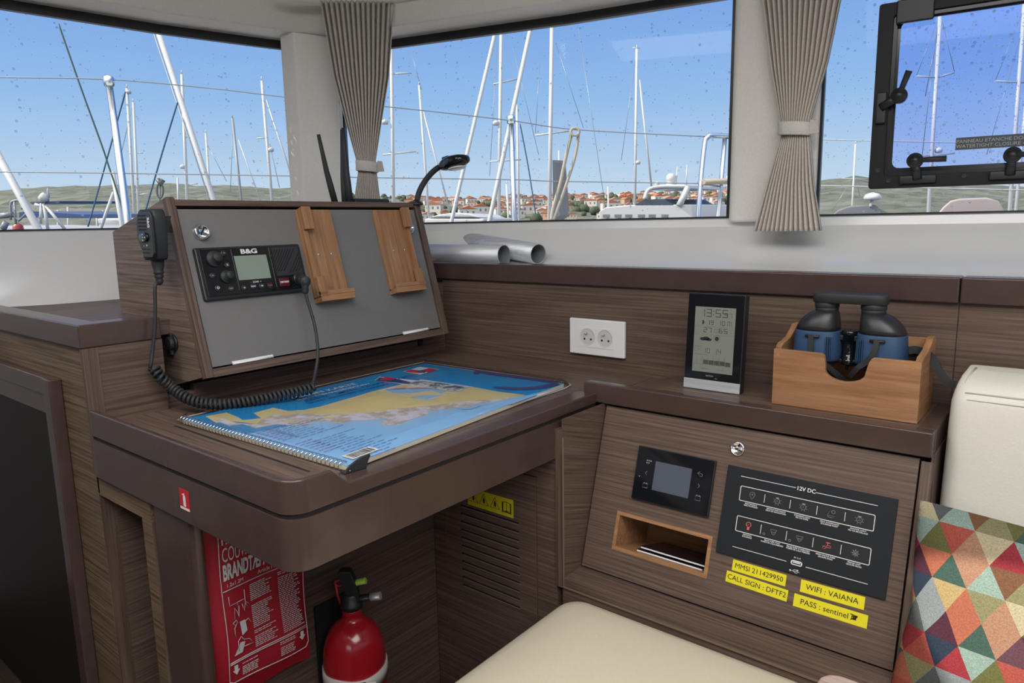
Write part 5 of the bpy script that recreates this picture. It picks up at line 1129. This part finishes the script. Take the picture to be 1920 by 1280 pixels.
# ================================================================== OUTSIDE
WZ = -1.35
steelm = mat('stainless_tube',(.62,.64,.67),.18,1.0); mastw = mat('mast_white',(0.454,0.460,0.466),.35); mastg = mat('mast_grey',(0.209,0.227,0.245),.45)
hullw = mat('hull_white',(0.479,0.479,0.472),.25); ropec = mat('cream_rope',(0.322,0.296,0.239),.8); wirem = mat('wire',(.22,.24,.26),.4,.6)
blues = mat('blue_rope',(0.016,0.073,0.156),.7); darkr = mat('dark_green_rope',(.03,.07,.07),.7); bluec = mat('blue_canvas',(0.026,0.057,0.146),.8); greyc = mat('grey_canvas',(0.156,0.161,0.172),.85)
sea = noisy('sea_water', (.02,.05,.08), (.035,.08,.11),(1,1,1),.4,.12,.6)
mb = MB(); 
sx, sy = -900, 900
mb.box((-3500,-600,WZ-2),(3500,4200,WZ)); o = struct(obj('trim_8', mb, sea)); o.name = 'ground_water'; o['label'] = 'sea'
# foredeck of this boat outside the windows
mb = MB(); mb.prism([(-3.6,-2.2,.72),(-3.7,1.5,.72),(-2.2,4.2,.72),(2.6,4.4,.72),(2.6,1.86,.72),(-.4,1.80,.72),(-1.6,1.53,.72),(-1.95,1.25,.72),(-2.07,.4,.72),(-2.07,-2.2,.72)], (0,0,.06))
struct(obj('floor_foredeck', mb, hullw)); mb = MB(); mb.prism([(-3.6,-2.2,WZ),(-3.7,1.5,WZ),(-2.2,4.2,WZ),(2.6,4.4,WZ),(2.6,3.9,WZ),(-2.0,3.8,WZ),(-3.3,1.3,WZ),(-3.2,-2.2,WZ)], (0,0,2.07)); struct(obj('wall_hull', mb, hullw))
def down(p): return Vector((p.x, p.y, .78))
def rail(pts_d, r, m_, name, label, cat, parent=None, sp=True, n=8):
    P = [atd(*q) for q in pts_d]; P = cr_spline(P, 8) if sp else P
    mb = MB(); mb.tube(P, r, n); o = obj(name, mb, m_, parent, world=parent is not None)
    if not parent: tag(o, label, cat)
    return o
rail([(-160,143,3.3),(0,145,3.3),(205,149,3.3),(400,166,3.35),(545,183,3.4),(735,201,3.5),(950,225,3.7),(1080,243,3.8),(1322,256,3.9)], .0028, wirem, 'lifeline', 'upper wire lifeline running past the left and centre windows', 'lifeline')
rail([(-160,321,3.3),(0,322,3.3),(235,325,3.3),(560,330,3.4),(700,333,3.5),(965,337,3.7),(1050,340,3.8),(1320,344,3.9)], .0028, wirem, 'lifeline', 'lower wire lifeline running past the left and centre windows', 'lifeline')
rail([(1500,260,4.1),(1640,264,4.1),(2000,272,4.1)], .0032, mastw, 'lifeline', 'upper white lifeline beyond the hatch in the right window', 'lifeline')
rail([(1500,347,4.1),(1640,350,4.1),(2000,358,4.1)], .0032, mastw, 'lifeline', 'lower white lifeline beyond the hatch in the right window', 'lifeline')
def stanchion(top, bot, d, r, label, r2=None):
    a, b = atd(*top, d), atd(*bot, d); t = thing('stanchion', label, 'stanchion', down(b))
    e = b+(b-a)*((b.z-.78)/(a.z-b.z)); mb = MB(); mb.tube([a, b, e], [r, r2 or r, r2 or r], 16); obj('post', mb, steelm, t, world=True)
    mb = MB(); mb.lathe([(r*.5,-r*2),(r*1.5,-r*1.4),(r*1.75,0),(r*1.5,r*1.2),(r*.6,r*1.8),(0,r*1.9)], a, 20); obj('cap', mb, steelm, t, world=True)
    mb = MB(); mb.lathe([(r*2.6,0),(r*2.6,.008),(r*1.5,.02),(r*1.2,.05)], Vector((e.x,e.y,.78)), 20); obj('foot', mb, steelm, t, world=True)
stanchion((204,152),(240,420),3.3,.0145,'shiny steel stanchion with ball top outside the left window',.0185)
stanchion((958,224),(964,408),3.7,.0135,'steel stanchion with cap outside the centre window')
pp = thing('bow_pulpit', 'bent stainless steel pulpit rail with beige seat outside the centre window', 'railing', down(atd(1312,405,3.9)))
mb = MB(); mb.tube(cr_spline([atd(1309,412,3.9), atd(1314,340,3.9), atd(1321,272,3.9), atd(1326,258,3.9), atd(1340,254,3.92), atd(1400,258,4.0), atd(1470,262,4.1)], 6), .0135, 12)
e = atd(1309,412,3.9); mb.cyl(e, Vector((e.x-.01,e.y,.78)), .0135, 12); mb.tube([atd(1359,258,3.95), atd(1352,345,3.95), atd(1346,412,3.95)], .012, 12); e = atd(1346,412,3.95); mb.cyl(e, Vector((e.x,e.y,.78)), .012, 12)
mb.tube([atd(1312,347,3.9), atd(1352,349,3.95)], .006, 8); obj('rail', mb, steelm, pp, world=True)
mb = MB(); mb.tube([atd(1318,341,3.88), atd(1390,339,3.95), atd(1440,338,4.0)], .020, 10, flat=((0,0,1),1.5,.8)); obj('seat_plank', mb, mat('beige_plank',(0.286,0.250,0.198),.6), pp, world=True)
mb = MB(); mb.tube(cr_spline([atd(1072,250,3.8), atd(1062,290,3.8), atd(1050,345,3.8), atd(1037,390,3.8), atd(1034,412,3.8)], 6), .0095, 8); mb.tube(cr_spline([atd(1085,247,3.8), atd(1079,290,3.8), atd(1062,345,3.8), atd(1044,395,3.8), atd(1037,412,3.8)], 6), .0085, 8)
mb.tube([atd(1078+8*cos(a), 247+7*sin(a), 3.78) for a in [2*pi*k/12 for k in range(12)]], .008, 8, closed=True); tag(obj('hanging_rope', mb, ropec), 'doubled cream rope looped over the lifeline outside the centre window', 'rope')
rail([(110,45,3.6),(150,160,3.6),(190,270,3.6),(204,312,3.6),(215,345,3.6),(232,400,3.6)], .0042, darkr, 'mooring_rope', 'dark green rope slanting down across the left window', 'rope')
rail([(235,172,3.9),(200,300,3.9),(165,425,3.9)], .0040, blues, 'mooring_rope', 'blue rope slanting down left of the shiny stanchion', 'rope')
rail([(333,192,3.9),(303,290,3.9),(272,398,3.9)], .0044, blues, 'mooring_rope', 'blue rope slanting down right of the shiny stanchion', 'rope')
rail([(975,232,6),(990,310,6),(1004,400,6)], .0055, blues, 'halyard', 'thin blue halyard right of the centre stanchion', 'rope')
mb = MB(); c = atd(300,345,3.5); mb.tube([atd(300+6*cos(a), 357+14*sin(a), 3.5) for a in [2*pi*k/14 for k in range(14)]], .0045, 8, closed=True); mb.tube([atd(296,336,3.5), atd(301,345,3.5), atd(306,337,3.5)], .012, 8); mb.tube([atd(300,345,3.5), atd(300,400,3.5), ], .003, 6); tag(obj('rope_shackle', mb, mat('dark_metal',(.06,.065,.07),.4)), 'small dark shackle loop above the console outside the left window', 'shackle')
def spar(p0, p1, d, r, m_, label, name='leaning_spar'):
    a, b = atd(*p0, d), atd(*p1, d); e = b+(b-a)*max(0, (b.z+.2)/(a.z-b.z)); mb = MB(); mb.tube([a, b, e], r, 12); tag(obj(name, mb, m_), label, 'spar')
spar((290,40),(400,372),12,.045,mastw,'long white spar leaning across the left window'); spar((281,40),(391,370),12,.012,mastg,'grey wire stay left of the long leaning spar','stay_wire')
spar((-40,225),(72,430),8,.040,mastw,'thick white spar leaning at the far left edge')
spar((938,20),(848,408),11,.030,mastw,'white spar leaning left behind the lamp in the centre window'); spar((1002,20),(918,412),11,.034,mastw,'white spar leaning left across the centre stanchion')
spar((211,322),(230,428),9,.028,mastw,'short white spar just left of the shiny stanchion'); spar((213,360),(196,408),9.5,.020,mastw,'thin white strut crossing below the short spar')

# ---- moored sailboats: hull, mast, spreaders, stays
def hull(mb, c, dr, L_, B_, fb, n=14):
    d = Vector((cos(dr), sin(dr), 0)); q = Vector((-d.y, d.x, 0)); rows = []
    for i in range(n+1):
        t = i/n; w = B_/2*(sin(pi*min(1, (t+.12)/1.12))**.6 if t < .98 else .03)*(1-.0*t); x = -L_/2+L_*t; sh = fb*(1+.25*(2*t-1)**2)
        base = Vector((c.x, c.y, WZ))+d*x
        rows.append([base+q*w+Vector((0,0,sh)), base+q*w*.85+Vector((0,0,sh*.4)), base+q*w*.3+Vector((0,0,-.2)), base-q*w*.3+Vector((0,0,-.2)), base-q*w*.85+Vector((0,0,sh*.4)), base-q*w+Vector((0,0,sh)), base+q*w+Vector((0,0,sh))])
    mb.strips(rows); mb.add(rows[0][:6], [list(range(6))])
NB = [0]
def sailboat(top, bot, d, wpx, label, spr=(), radar=None, stays=(), dark_=False, furl=None):
    a, b = atd(*top, d), atd(*bot, d); r = wpx/FPX*d/2; dirn = (b-a)/(a.z-b.z); foot = b+dirn*(b.z-(WZ+1.3))
    t = thing('sailboat', label, 'sailboat', (foot.x, foot.y, WZ), group=None)
    rr_ = b-CAM; dr = math.atan2(rr_.y, rr_.x)+pi/2
    mb = MB(); hull(mb, foot, dr, 11, 3.6, 1.05)
    obj('hull', mb, hullw, t, world=True)
    mb = MB(); dd_ = Vector((cos(dr), sin(dr), 0)); qq_ = Vector((-dd_.y, dd_.x, 0)); c_ = Vector((foot.x, foot.y, WZ+1.05))
    mb.prism([c_+dd_*2+qq_*.9, c_-dd_*3+qq_*1.1, c_-dd_*3-qq_*1.1, c_+dd_*2-qq_*.9], (0,0,.45)); obj('coachroof', mb, hullw, t, world=True, bevel=.1)
    mb = MB(); mb.tube([a, foot], r, 10); mb.cyl(a, a+Vector((0,0,r*3)), r*.35, 6); obj('mast', mb, mastg if dark_ else mastw, t, world=True)
    for s_ in spr:
        p, q = atd(s_[0], s_[1], d), atd(s_[2], s_[3], d); mb = MB(); mb.tube([p, q], r*.42, 6); obj('spreader', mb, mastw, t, world=True)
    if radar:
        p = atd(*radar, d); mb = MB(); mb.lathe([(0,-r*1.7),(r*1.6,-r*1.5),(r*2.0,-r*.4),(r*1.8,r*.7),(0,r*1.5)], p, 16); obj('radar_dome', mb, hullw, t, world=True)
    for s_ in stays:
        p, q = atd(s_[0], s_[1], d), atd(s_[2], s_[3], d); mb = MB(); mb.tube([p, q], s_[4]/FPX*d/2, 6); obj('stay' if s_[4] < 2 else 'furled_sail', mb, wirem if s_[4] < 2 else mastw, t, world=True)
    if furl:
        mb = MB(); P = [atd(x, y, d) for x, y in furl]; mb.prism(P, (.2,.5,0)); obj('furled_sail', mb, greyc, t, world=True)
    return t
sailboat((238,166),(252,400),40,5,'sailboat with mast just right of the shiny stanchion, top light visible',spr=((228,200,238,168),),radar=(241,172))
sailboat((250,192),(260,398),45,4.5,'sailboat with mast second right of the shiny stanchion',spr=((258,287,268,287),(260,365,280,362)),stays=((250,192,228,285,1),))
sailboat((341,140),(352,400),50,5.5,'sailboat with two small radar domes on its mast in the left window',spr=((347,256,362,258),(350,346,371,344)),radar=(343,312))
sailboat((386,250),(396,400),60,4,'sailboat with short slim mast right of the leaning spar',stays=((388,270,425,340,1),))
sailboat((436,222),(455,400),55,4.5,'sailboat with dark grey mast in the left window',dark_=True,stays=((437,232,432,360,1),(447,262,490,380,2)))
sailboat((491,152),(512,400),66,5.5,'sailboat with tall mast near the right edge of the left window',spr=((482,259,500,258),),radar=(508,280),stays=((499,187,560,370,3),(506,270,524,352,1)))
sailboat((733,60),(738,400),40,6.5,'sailboat with white mast just right of the left curtain',spr=((736,138,772,137),(718,290,780,284)),radar=(722,228))
sailboat((786,160),(804,404),50,4.5,'sailboat with slender mast left of the reading lamp',stays=((794,210,843,395,3.4),(772,100,790,168,1)))
sailboat((940,40),(935,412),35,6.5,'sailboat with tall mast crossed by the leaning white spar',spr=((925,158,970,148),(918,303,977,299)),radar=(930,230),stays=((932,90,918,330,1),(962,90,1010,290,1)))
sailboat((969,196),(973,404),56,4.5,'sailboat with thin mast right of the centre stanchion',stays=((972,205,960,330,1),))
sailboat((950,345),(953,404),45,4,'sailboat with a very short mast stub beside the centre stanchion')
sailboat((1035,30),(1030,412),31,7.5,'sailboat with thick tall mast and grey furled sail in the centre window',spr=((1003,254,1070,245),),furl=((1036,300),(1037,412),(1049,404),(1041,305)),stays=((1042,80,1094,240,1),(1012,120,1004,250,1)))
sailboat((1194,92),(1190,404),61,5,'sailboat with white mast right of the hanging rope',radar=(1196,304),spr=((1186,90,1200,90),),stays=((1199,150,1222,354,4),(1192,108,1165,300,1),(1085,55,1140,420,1)))
sailboat((1604,270),(1597,404),57,3.5,'sailboat with short mast left of the hatch in the right window',spr=((1578,334,1628,336),),stays=((1602,330,1560,395,1),(1604,330,1612,368,1)))
sailboat((1763,20),(1740,410),36,7,'sailboat with tall mast and two spreaders seen through the hatch',spr=((1718,143,1758,145),(1758,145,1790,136),(1702,293,1745,292),(1745,292,1790,287)),radar=(1760,281),stays=((1757,40,1718,143,1),(1767,40,1790,136,1),(1758,60,1735,180,1.4),(1757,50,1728,300,1.2)))
sailboat((1922,-10),(1892,410),42,7,'sailboat with tall mast at the right edge of the hatch',spr=((1866,152,1925,155),),stays=((1918,20,1866,152,1),(1916,60,1850,290,1)))
sailboat((1935,70),(1903,410),46,5.5,'sailboat with slimmer mast close beside the tall mast at the right edge')

# ---- motor yacht and low boats
my = thing('motor_yacht', 'white motor yacht with hardtop and radar dome below the sky in the centre window', 'motorboat', plan(1210,24)+Vector((0,0,WZ-1.08)))
def W_(px, py, d): return atd(px, py, d)
mb = MB(); D_ = 24
hp = [(1122,396),(1135,388),(1180,384),(1296,383),(1300,412),(1290,470),(1180,475),(1125,440)]
mb.prism([W_(x, y, D_) for x, y in hp], Vector((.5,3.0,0))); obj('hull', mb, hullw, my, world=True, bevel=.05)
mb = MB(); mb.prism([W_(x, y, D_) for x, y in ((1190,384),(1208,374),(1245,373),(1262,384))], Vector((.4,2.4,0))); obj('windscreen', mb, mat('dark_blue_glass',(.03,.05,.08),.1), my, world=True)
mb = MB(); mb.tube(cr_spline([W_(1209,373,D_), W_(1213,360,D_), W_(1222,353,D_), W_(1245,350,D_), W_(1288,350,D_)], 5), .07, 8); mb.tube([W_(1289,350,D_), W_(1281,370,D_), W_(1273,386,D_)], .11, 8); mb.prism([W_(x, y, D_) for x, y in ((1218,353),(1290,348),(1291,353),(1222,357))], Vector((.4,2.2,0))); obj('hardtop', mb, hullw, my, world=True)
mb = MB(); mb.lathe([(.0,-.22),(.16,-.20),(.17,-.05),(.13,0),(.16,.04),(.17,.18),(.10,.28),(0,.30)], W_(1258,341,D_+1), 18); mb.lathe([(0,0),(.09,.02),(.09,.14),(0,.18)], W_(1232,350,D_+1), 14); mb.cyl(W_(1287,350,D_),W_(1288,309,D_),.02,6); mb.cyl(W_(1268,345,D_+1),W_(1270,313,D_+1),.02,6); obj('radar_dome', mb, hullw, my, world=True)
mb = MB(); mb.box((0,0,0),(.01,.01,.01)); 
mb = MB()
for x in (1130,1152,1172,1196,1216,1240): mb.prism([W_(x, 402, D_-.05), W_(x+13, 402, D_-.05), W_(x+12, 408, D_-.05), W_(x+1, 408, D_-.05)], Vector((0,.03,0)))
obj('hull_windows', mb, greyc, my, world=True)
def cover_boat(pts, d, m_, label, base=470, extra=None):
    x0, x1 = min(p[0] for p in pts), max(p[0] for p in pts); c = plan((x0+x1)/2, d); t = thing('covered_boat', label, 'boat', (c.x, c.y, WZ))
    mb = MB(); f = [W_(x, y, d) for x, y in pts]; dep = Vector((-.3,2.2,0)); back = [p+dep+(c+dep*.5-p-dep)*.12 for p in f]; n = len(f)
    mb.add(f+back, [list(range(n)), list(range(n,2*n))]+[(i,(i+1)%n,(i+1)%n+n,i+n) for i in range(n)], 0, False); obj('canopy', mb, m_, t, world=True, bevel=.06)
    mb = MB(); mb.prism([W_(x0-6, 409, d), W_(x1+8, 409, d), W_(x1, base, d), W_(x0+4, base, d)], dep); obj('hull', mb, hullw, t, world=True, bevel=.08)
    if extra: extra(t, d)
    return t
def dome(t, d):
    mb = MB(); mb.lathe([(0,-.10),(.22,-.08),(.26,0),(.2,.1),(0,.16)], W_(1636,370,d), 18); mb.cyl(W_(1636,373,d), W_(1632,388,d), .05, 8); obj('radar_dome', mb, hullw, t, world=True)
cover_boat([(1556,406),(1570,394),(1588,387),(1600,385),(1640,383),(1648,390),(1668,400),(1678,408)], 22, greyc, 'boat under grey canvas with white dome, left of the hatch', extra=dome)
cover_boat([(1752,408),(1768,388),(1782,376),(1800,372),(1850,370),(1872,376),(1884,394),(1888,408)], 20, mat('white_red_cover',(0.343,0.286,0.281),.7), 'boat under pale reddish cover below the hatch')
cover_boat([(800,408),(822,402),(850,398),(880,400),(900,408)], 26, hullw, 'low white boat roof just above the sill of the centre window')
cover_boat([(1360,400),(1368,392),(1385,392),(1386,410)], 22, hullw, 'white boat stern partly hidden by the right end of the centre window')
cover_boat([(186,424),(196,414),(215,410),(232,413),(238,424)], 30, hullw, 'low white cabin boat right of the radar arch in the left window', base=440)
ra = thing('radar_arch_boat', 'white motorboat with radar arch and dome in the left window', 'motorboat', plan(80,16)+Vector((0,0,WZ-1.08))); D_ = 16
mb = MB(); mb.prism([W_(x, y, D_) for x, y in ((56,379),(112,377),(110,381),(60,383))], Vector((.3,1.2,0))); obj('hardtop', mb, bluec, ra, world=True)
mb = MB()
for p, q in (((82,381),(90,432)),((78,381),(76,420)),((86,386),(122,430)),((66,383),(82,388))): mb.tube([W_(*p, D_), W_(*q, D_)], .035, 8)
obj('arch_legs', mb, hullw, ra, world=True)
mb = MB(); mb.lathe([(0,-.09),(.10,-.08),(.11,.02),(.06,.09),(0,.13)], W_(82,371,D_), 16); mb.lathe([(0,-.02),(.03,0),(.02,.16),(0,.2)], W_(91,369,D_), 10); mb.cyl(W_(82,376,D_),W_(82,380,D_),.05,8); obj('radar_dome', mb, hullw, ra, world=True)
mb = MB(); mb.prism([W_(x, y, D_) for x, y in ((-60,424),(-60,470),(150,480),(160,436),(60,428))], Vector((.3,2,0))); obj('hull', mb, hullw, ra, world=True)
mb = MB(); mb.prism([W_(x, y, D_+2) for x, y in ((36,398),(60,396),(150,402),(158,409),(36,408))], Vector((.3,1.5,0))); obj('canopy', mb, bluec, ra, world=True)
mb = MB(); mb.tube(cr_spline([W_(20,412,12), W_(20,384,12), W_(25,377,12), W_(38,377,12), W_(42,392,12)], 5), .02, 8); mb.tube([W_(22,400,12), W_(35,414,12), W_(52,398,12)], .018, 8); mb.tube([W_(27,378,12), W_(30,420,12)], .018, 8); mb.tube([W_(0,405,12), W_(24,402,12)], .05, 8); mb.tube([W_(12,416,12), W_(5,430,12)], .05, 8); tag(obj('outboard_davit', mb, mastg), 'tangle of grey davit tubes at the far left of the left window', 'davit')
mb = MB(); mb.lathe([(0,.12),(.03,.10),(.09,.05),(.10,-.08),(.06,-.16),(0,-.18)], W_(34,428,14), 16); tag(obj('fender', mb, mat('red_fender',(0.312,0.031,0.036),.4)), 'small red fender at the bottom of the left window', 'fender')
k_ = 0
for x, y0, y1, d in ((108,394,430,20),(127,388,430,20),(181,398,424,34),(193,395,424,32),(965,360,404,26),(1048,282,400,60),(1364,330,400,40),(1290,372,400,40),(333,333,370,29),(1140,350,400,75),(1460,250,400,50)):
    if x in (1460,): continue
    k_ += 1; mb = MB(); a = W_(x, y0, d); b = W_(x+1, y1, d); mb.tube([a, b, Vector((b.x, b.y, WZ))], .0013*d, 6); o = obj('dock_post', mb, mastw); tag(o, ['thin white pole left of the radar arch','thin white pole right of the radar arch','thin white pole below the hill, left window','thin pole beside the white cabin boat','short pole beside the centre stanchion','thin pole left of the thick tall mast','thin pole near the pulpit','thin antenna pole above the motor yacht','slim pole left of the console top, left window','slim pole between the rope and the right mast'][k_-1], 'pole')

# ---- far shore: hill land, town
def ridge(px):
    K = [(-900,350),(0,358),(60,352),(150,348),(330,344),(550,352),(640,362),(700,366),(800,371),(900,372),(990,368),(1060,368),(1200,362),(1330,360),(1400,352),(1500,344),(1600,330),(1700,338),(1800,345),(1950,350),(3200,350)]
    for (x0, y0), (x1, y1) in zip(K[:-1], K[1:]):
        if x0 <= px <= x1: return y0+(y1-y0)*(px-x0)/(x1-x0)
    return 350
def hor(px): return 449-(px+697)*51.3/2752
def land_z(px, D):
    t = max(0, min(1, (D-520)/900)); R_ = (hor(px)-ridge(px)-2)/FPX*1420
    return WZ+(R_+2.4)*(t**.8)
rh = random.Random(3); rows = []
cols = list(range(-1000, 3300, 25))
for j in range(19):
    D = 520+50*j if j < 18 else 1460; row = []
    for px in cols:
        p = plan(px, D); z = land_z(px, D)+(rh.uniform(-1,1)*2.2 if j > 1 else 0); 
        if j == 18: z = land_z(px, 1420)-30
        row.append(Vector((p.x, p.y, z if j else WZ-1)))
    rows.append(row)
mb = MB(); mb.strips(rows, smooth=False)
hillm = noisy('hazy_wooded_hill', (.078,.090,.068), (.165,.168,.135), (.011,.011,.05), 2.2, .95, 0, .1, .38, .66, 8)
# aerial haze is painted into the far land's pale olive colour
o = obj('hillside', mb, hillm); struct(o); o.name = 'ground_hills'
# town houses
walls = [mat('house_cream',(0.451,0.393,0.305),.8), mat('house_white',(0.524,0.510,0.480),.8), mat('house_peach',(0.437,0.277,0.189),.8)]; roofs = [mat('roof_tile',(0.364,0.123,0.059),.8), mat('roof_tile_pale',(0.407,0.204,0.132),.8)]
def house_mesh(i, w, l, h, wm_, rm_):
    b = MB(); b.box((-w/2,-l/2,-4),(w/2,l/2,h)); me = [None]
    b.add([(-w/2-.4,-l/2-.4,h),(w/2+.4,-l/2-.4,h),(w/2+.4,l/2+.4,h),(-w/2-.4,l/2+.4,h),(0,-l/2-.4,h+2.3),(0,l/2+.4,h+2.3)], [(0,1,4),(2,3,5),(1,2,5,4),(3,0,4,5)], 1)
    for k in range(3): b.add([(-w/2+w*(k+.3)/3,-l/2-.05,h*.45),(-w/2+w*(k+.65)/3,-l/2-.05,h*.45),(-w/2+w*(k+.65)/3,-l/2-.05,h*.75),(-w/2+w*(k+.3)/3,-l/2-.05,h*.75)], [(0,1,2,3)], 2)
    return obj('house', b, [wm_, rm_, greyc])
protos = [house_mesh(0,10,9,5.5,walls[0],roofs[0]), house_mesh(1,12,9,6.5,walls[1],roofs[1]), house_mesh(2,9,12,5,walls[2],roofs[0]), house_mesh(3,14,10,7.5,walls[1],roofs[0])]
labs = ['cream house with orange roof among many on the far hillside','white house with pale pink roof among many on the far hillside','peach house with orange roof among many on the far hillside','large white house with orange roof among many on the far hillside']
rh = random.Random(11); used = set(); HP_ = []
for i in range(330):
    px = rh.uniform(760, 1400); D = rh.uniform(540, 1250); k = rh.randrange(4)
    if px < 900 and rh.random() < .35: continue
    g_ = plan(px, D)
    if any((g_.x-a)**2+(g_.y-b)**2 < 17**2 for a, b in HP_): continue
    HP_.append((g_.x, g_.y)); src = protos[k]; h = src if k not in used else src.copy()
    if k in used: COL.objects.link(h)
    used.add(k); p = plan(px, D); z = land_z(px, D); h.location = (p.x, p.y, z); h.rotation_euler = (0, 0, .68+rh.uniform(-.5,.5)); s_ = rh.uniform(.75,1.1); h.scale = (s_,)*3
    tag(h, labs[k], 'house', 'houses of the town on the far hillside')
mb = MB()
for i in range(420):
    px = rh.uniform(640, 1420); D = rh.uniform(530, 1300); p = plan(px, D); z = land_z(px, D); r = rh.uniform(2.5, 6)
    if any((p.x-a)**2+(p.y-b)**2 < (r+8.5)**2 for a, b in HP_): continue
    mb.loft([(p.x,p.y,z-1,r*.8,r*.8),(p.x,p.y,z+r*.5,r,r),(p.x,p.y,z+r*1.2,r*.5,r*.5)], 6)
tag(obj('town_trees', mb, noisy('town_tree_green',(.035,.048,.026),(.07,.085,.05),(1,1,1),.2,.95)), 'green tree clumps scattered between the far town houses', 'trees', kind='stuff')
# quay in front of the town
mb = MB(); P0_, P1_ = plan(560,420), plan(1420,420); dq = (P1_-P0_).normalized(); nq = Vector((-dq.y, dq.x, 0)); mb.prism([Vector((P0_.x,P0_.y,WZ)), Vector((P1_.x,P1_.y,WZ)), Vector((P1_.x,P1_.y,WZ))+nq*70, Vector((P0_.x,P0_.y,WZ))+nq*70], (0,0,1.6)); struct(obj('ground_quay', mb, mat('quay_grey',(0.182,0.187,0.187),.8)))
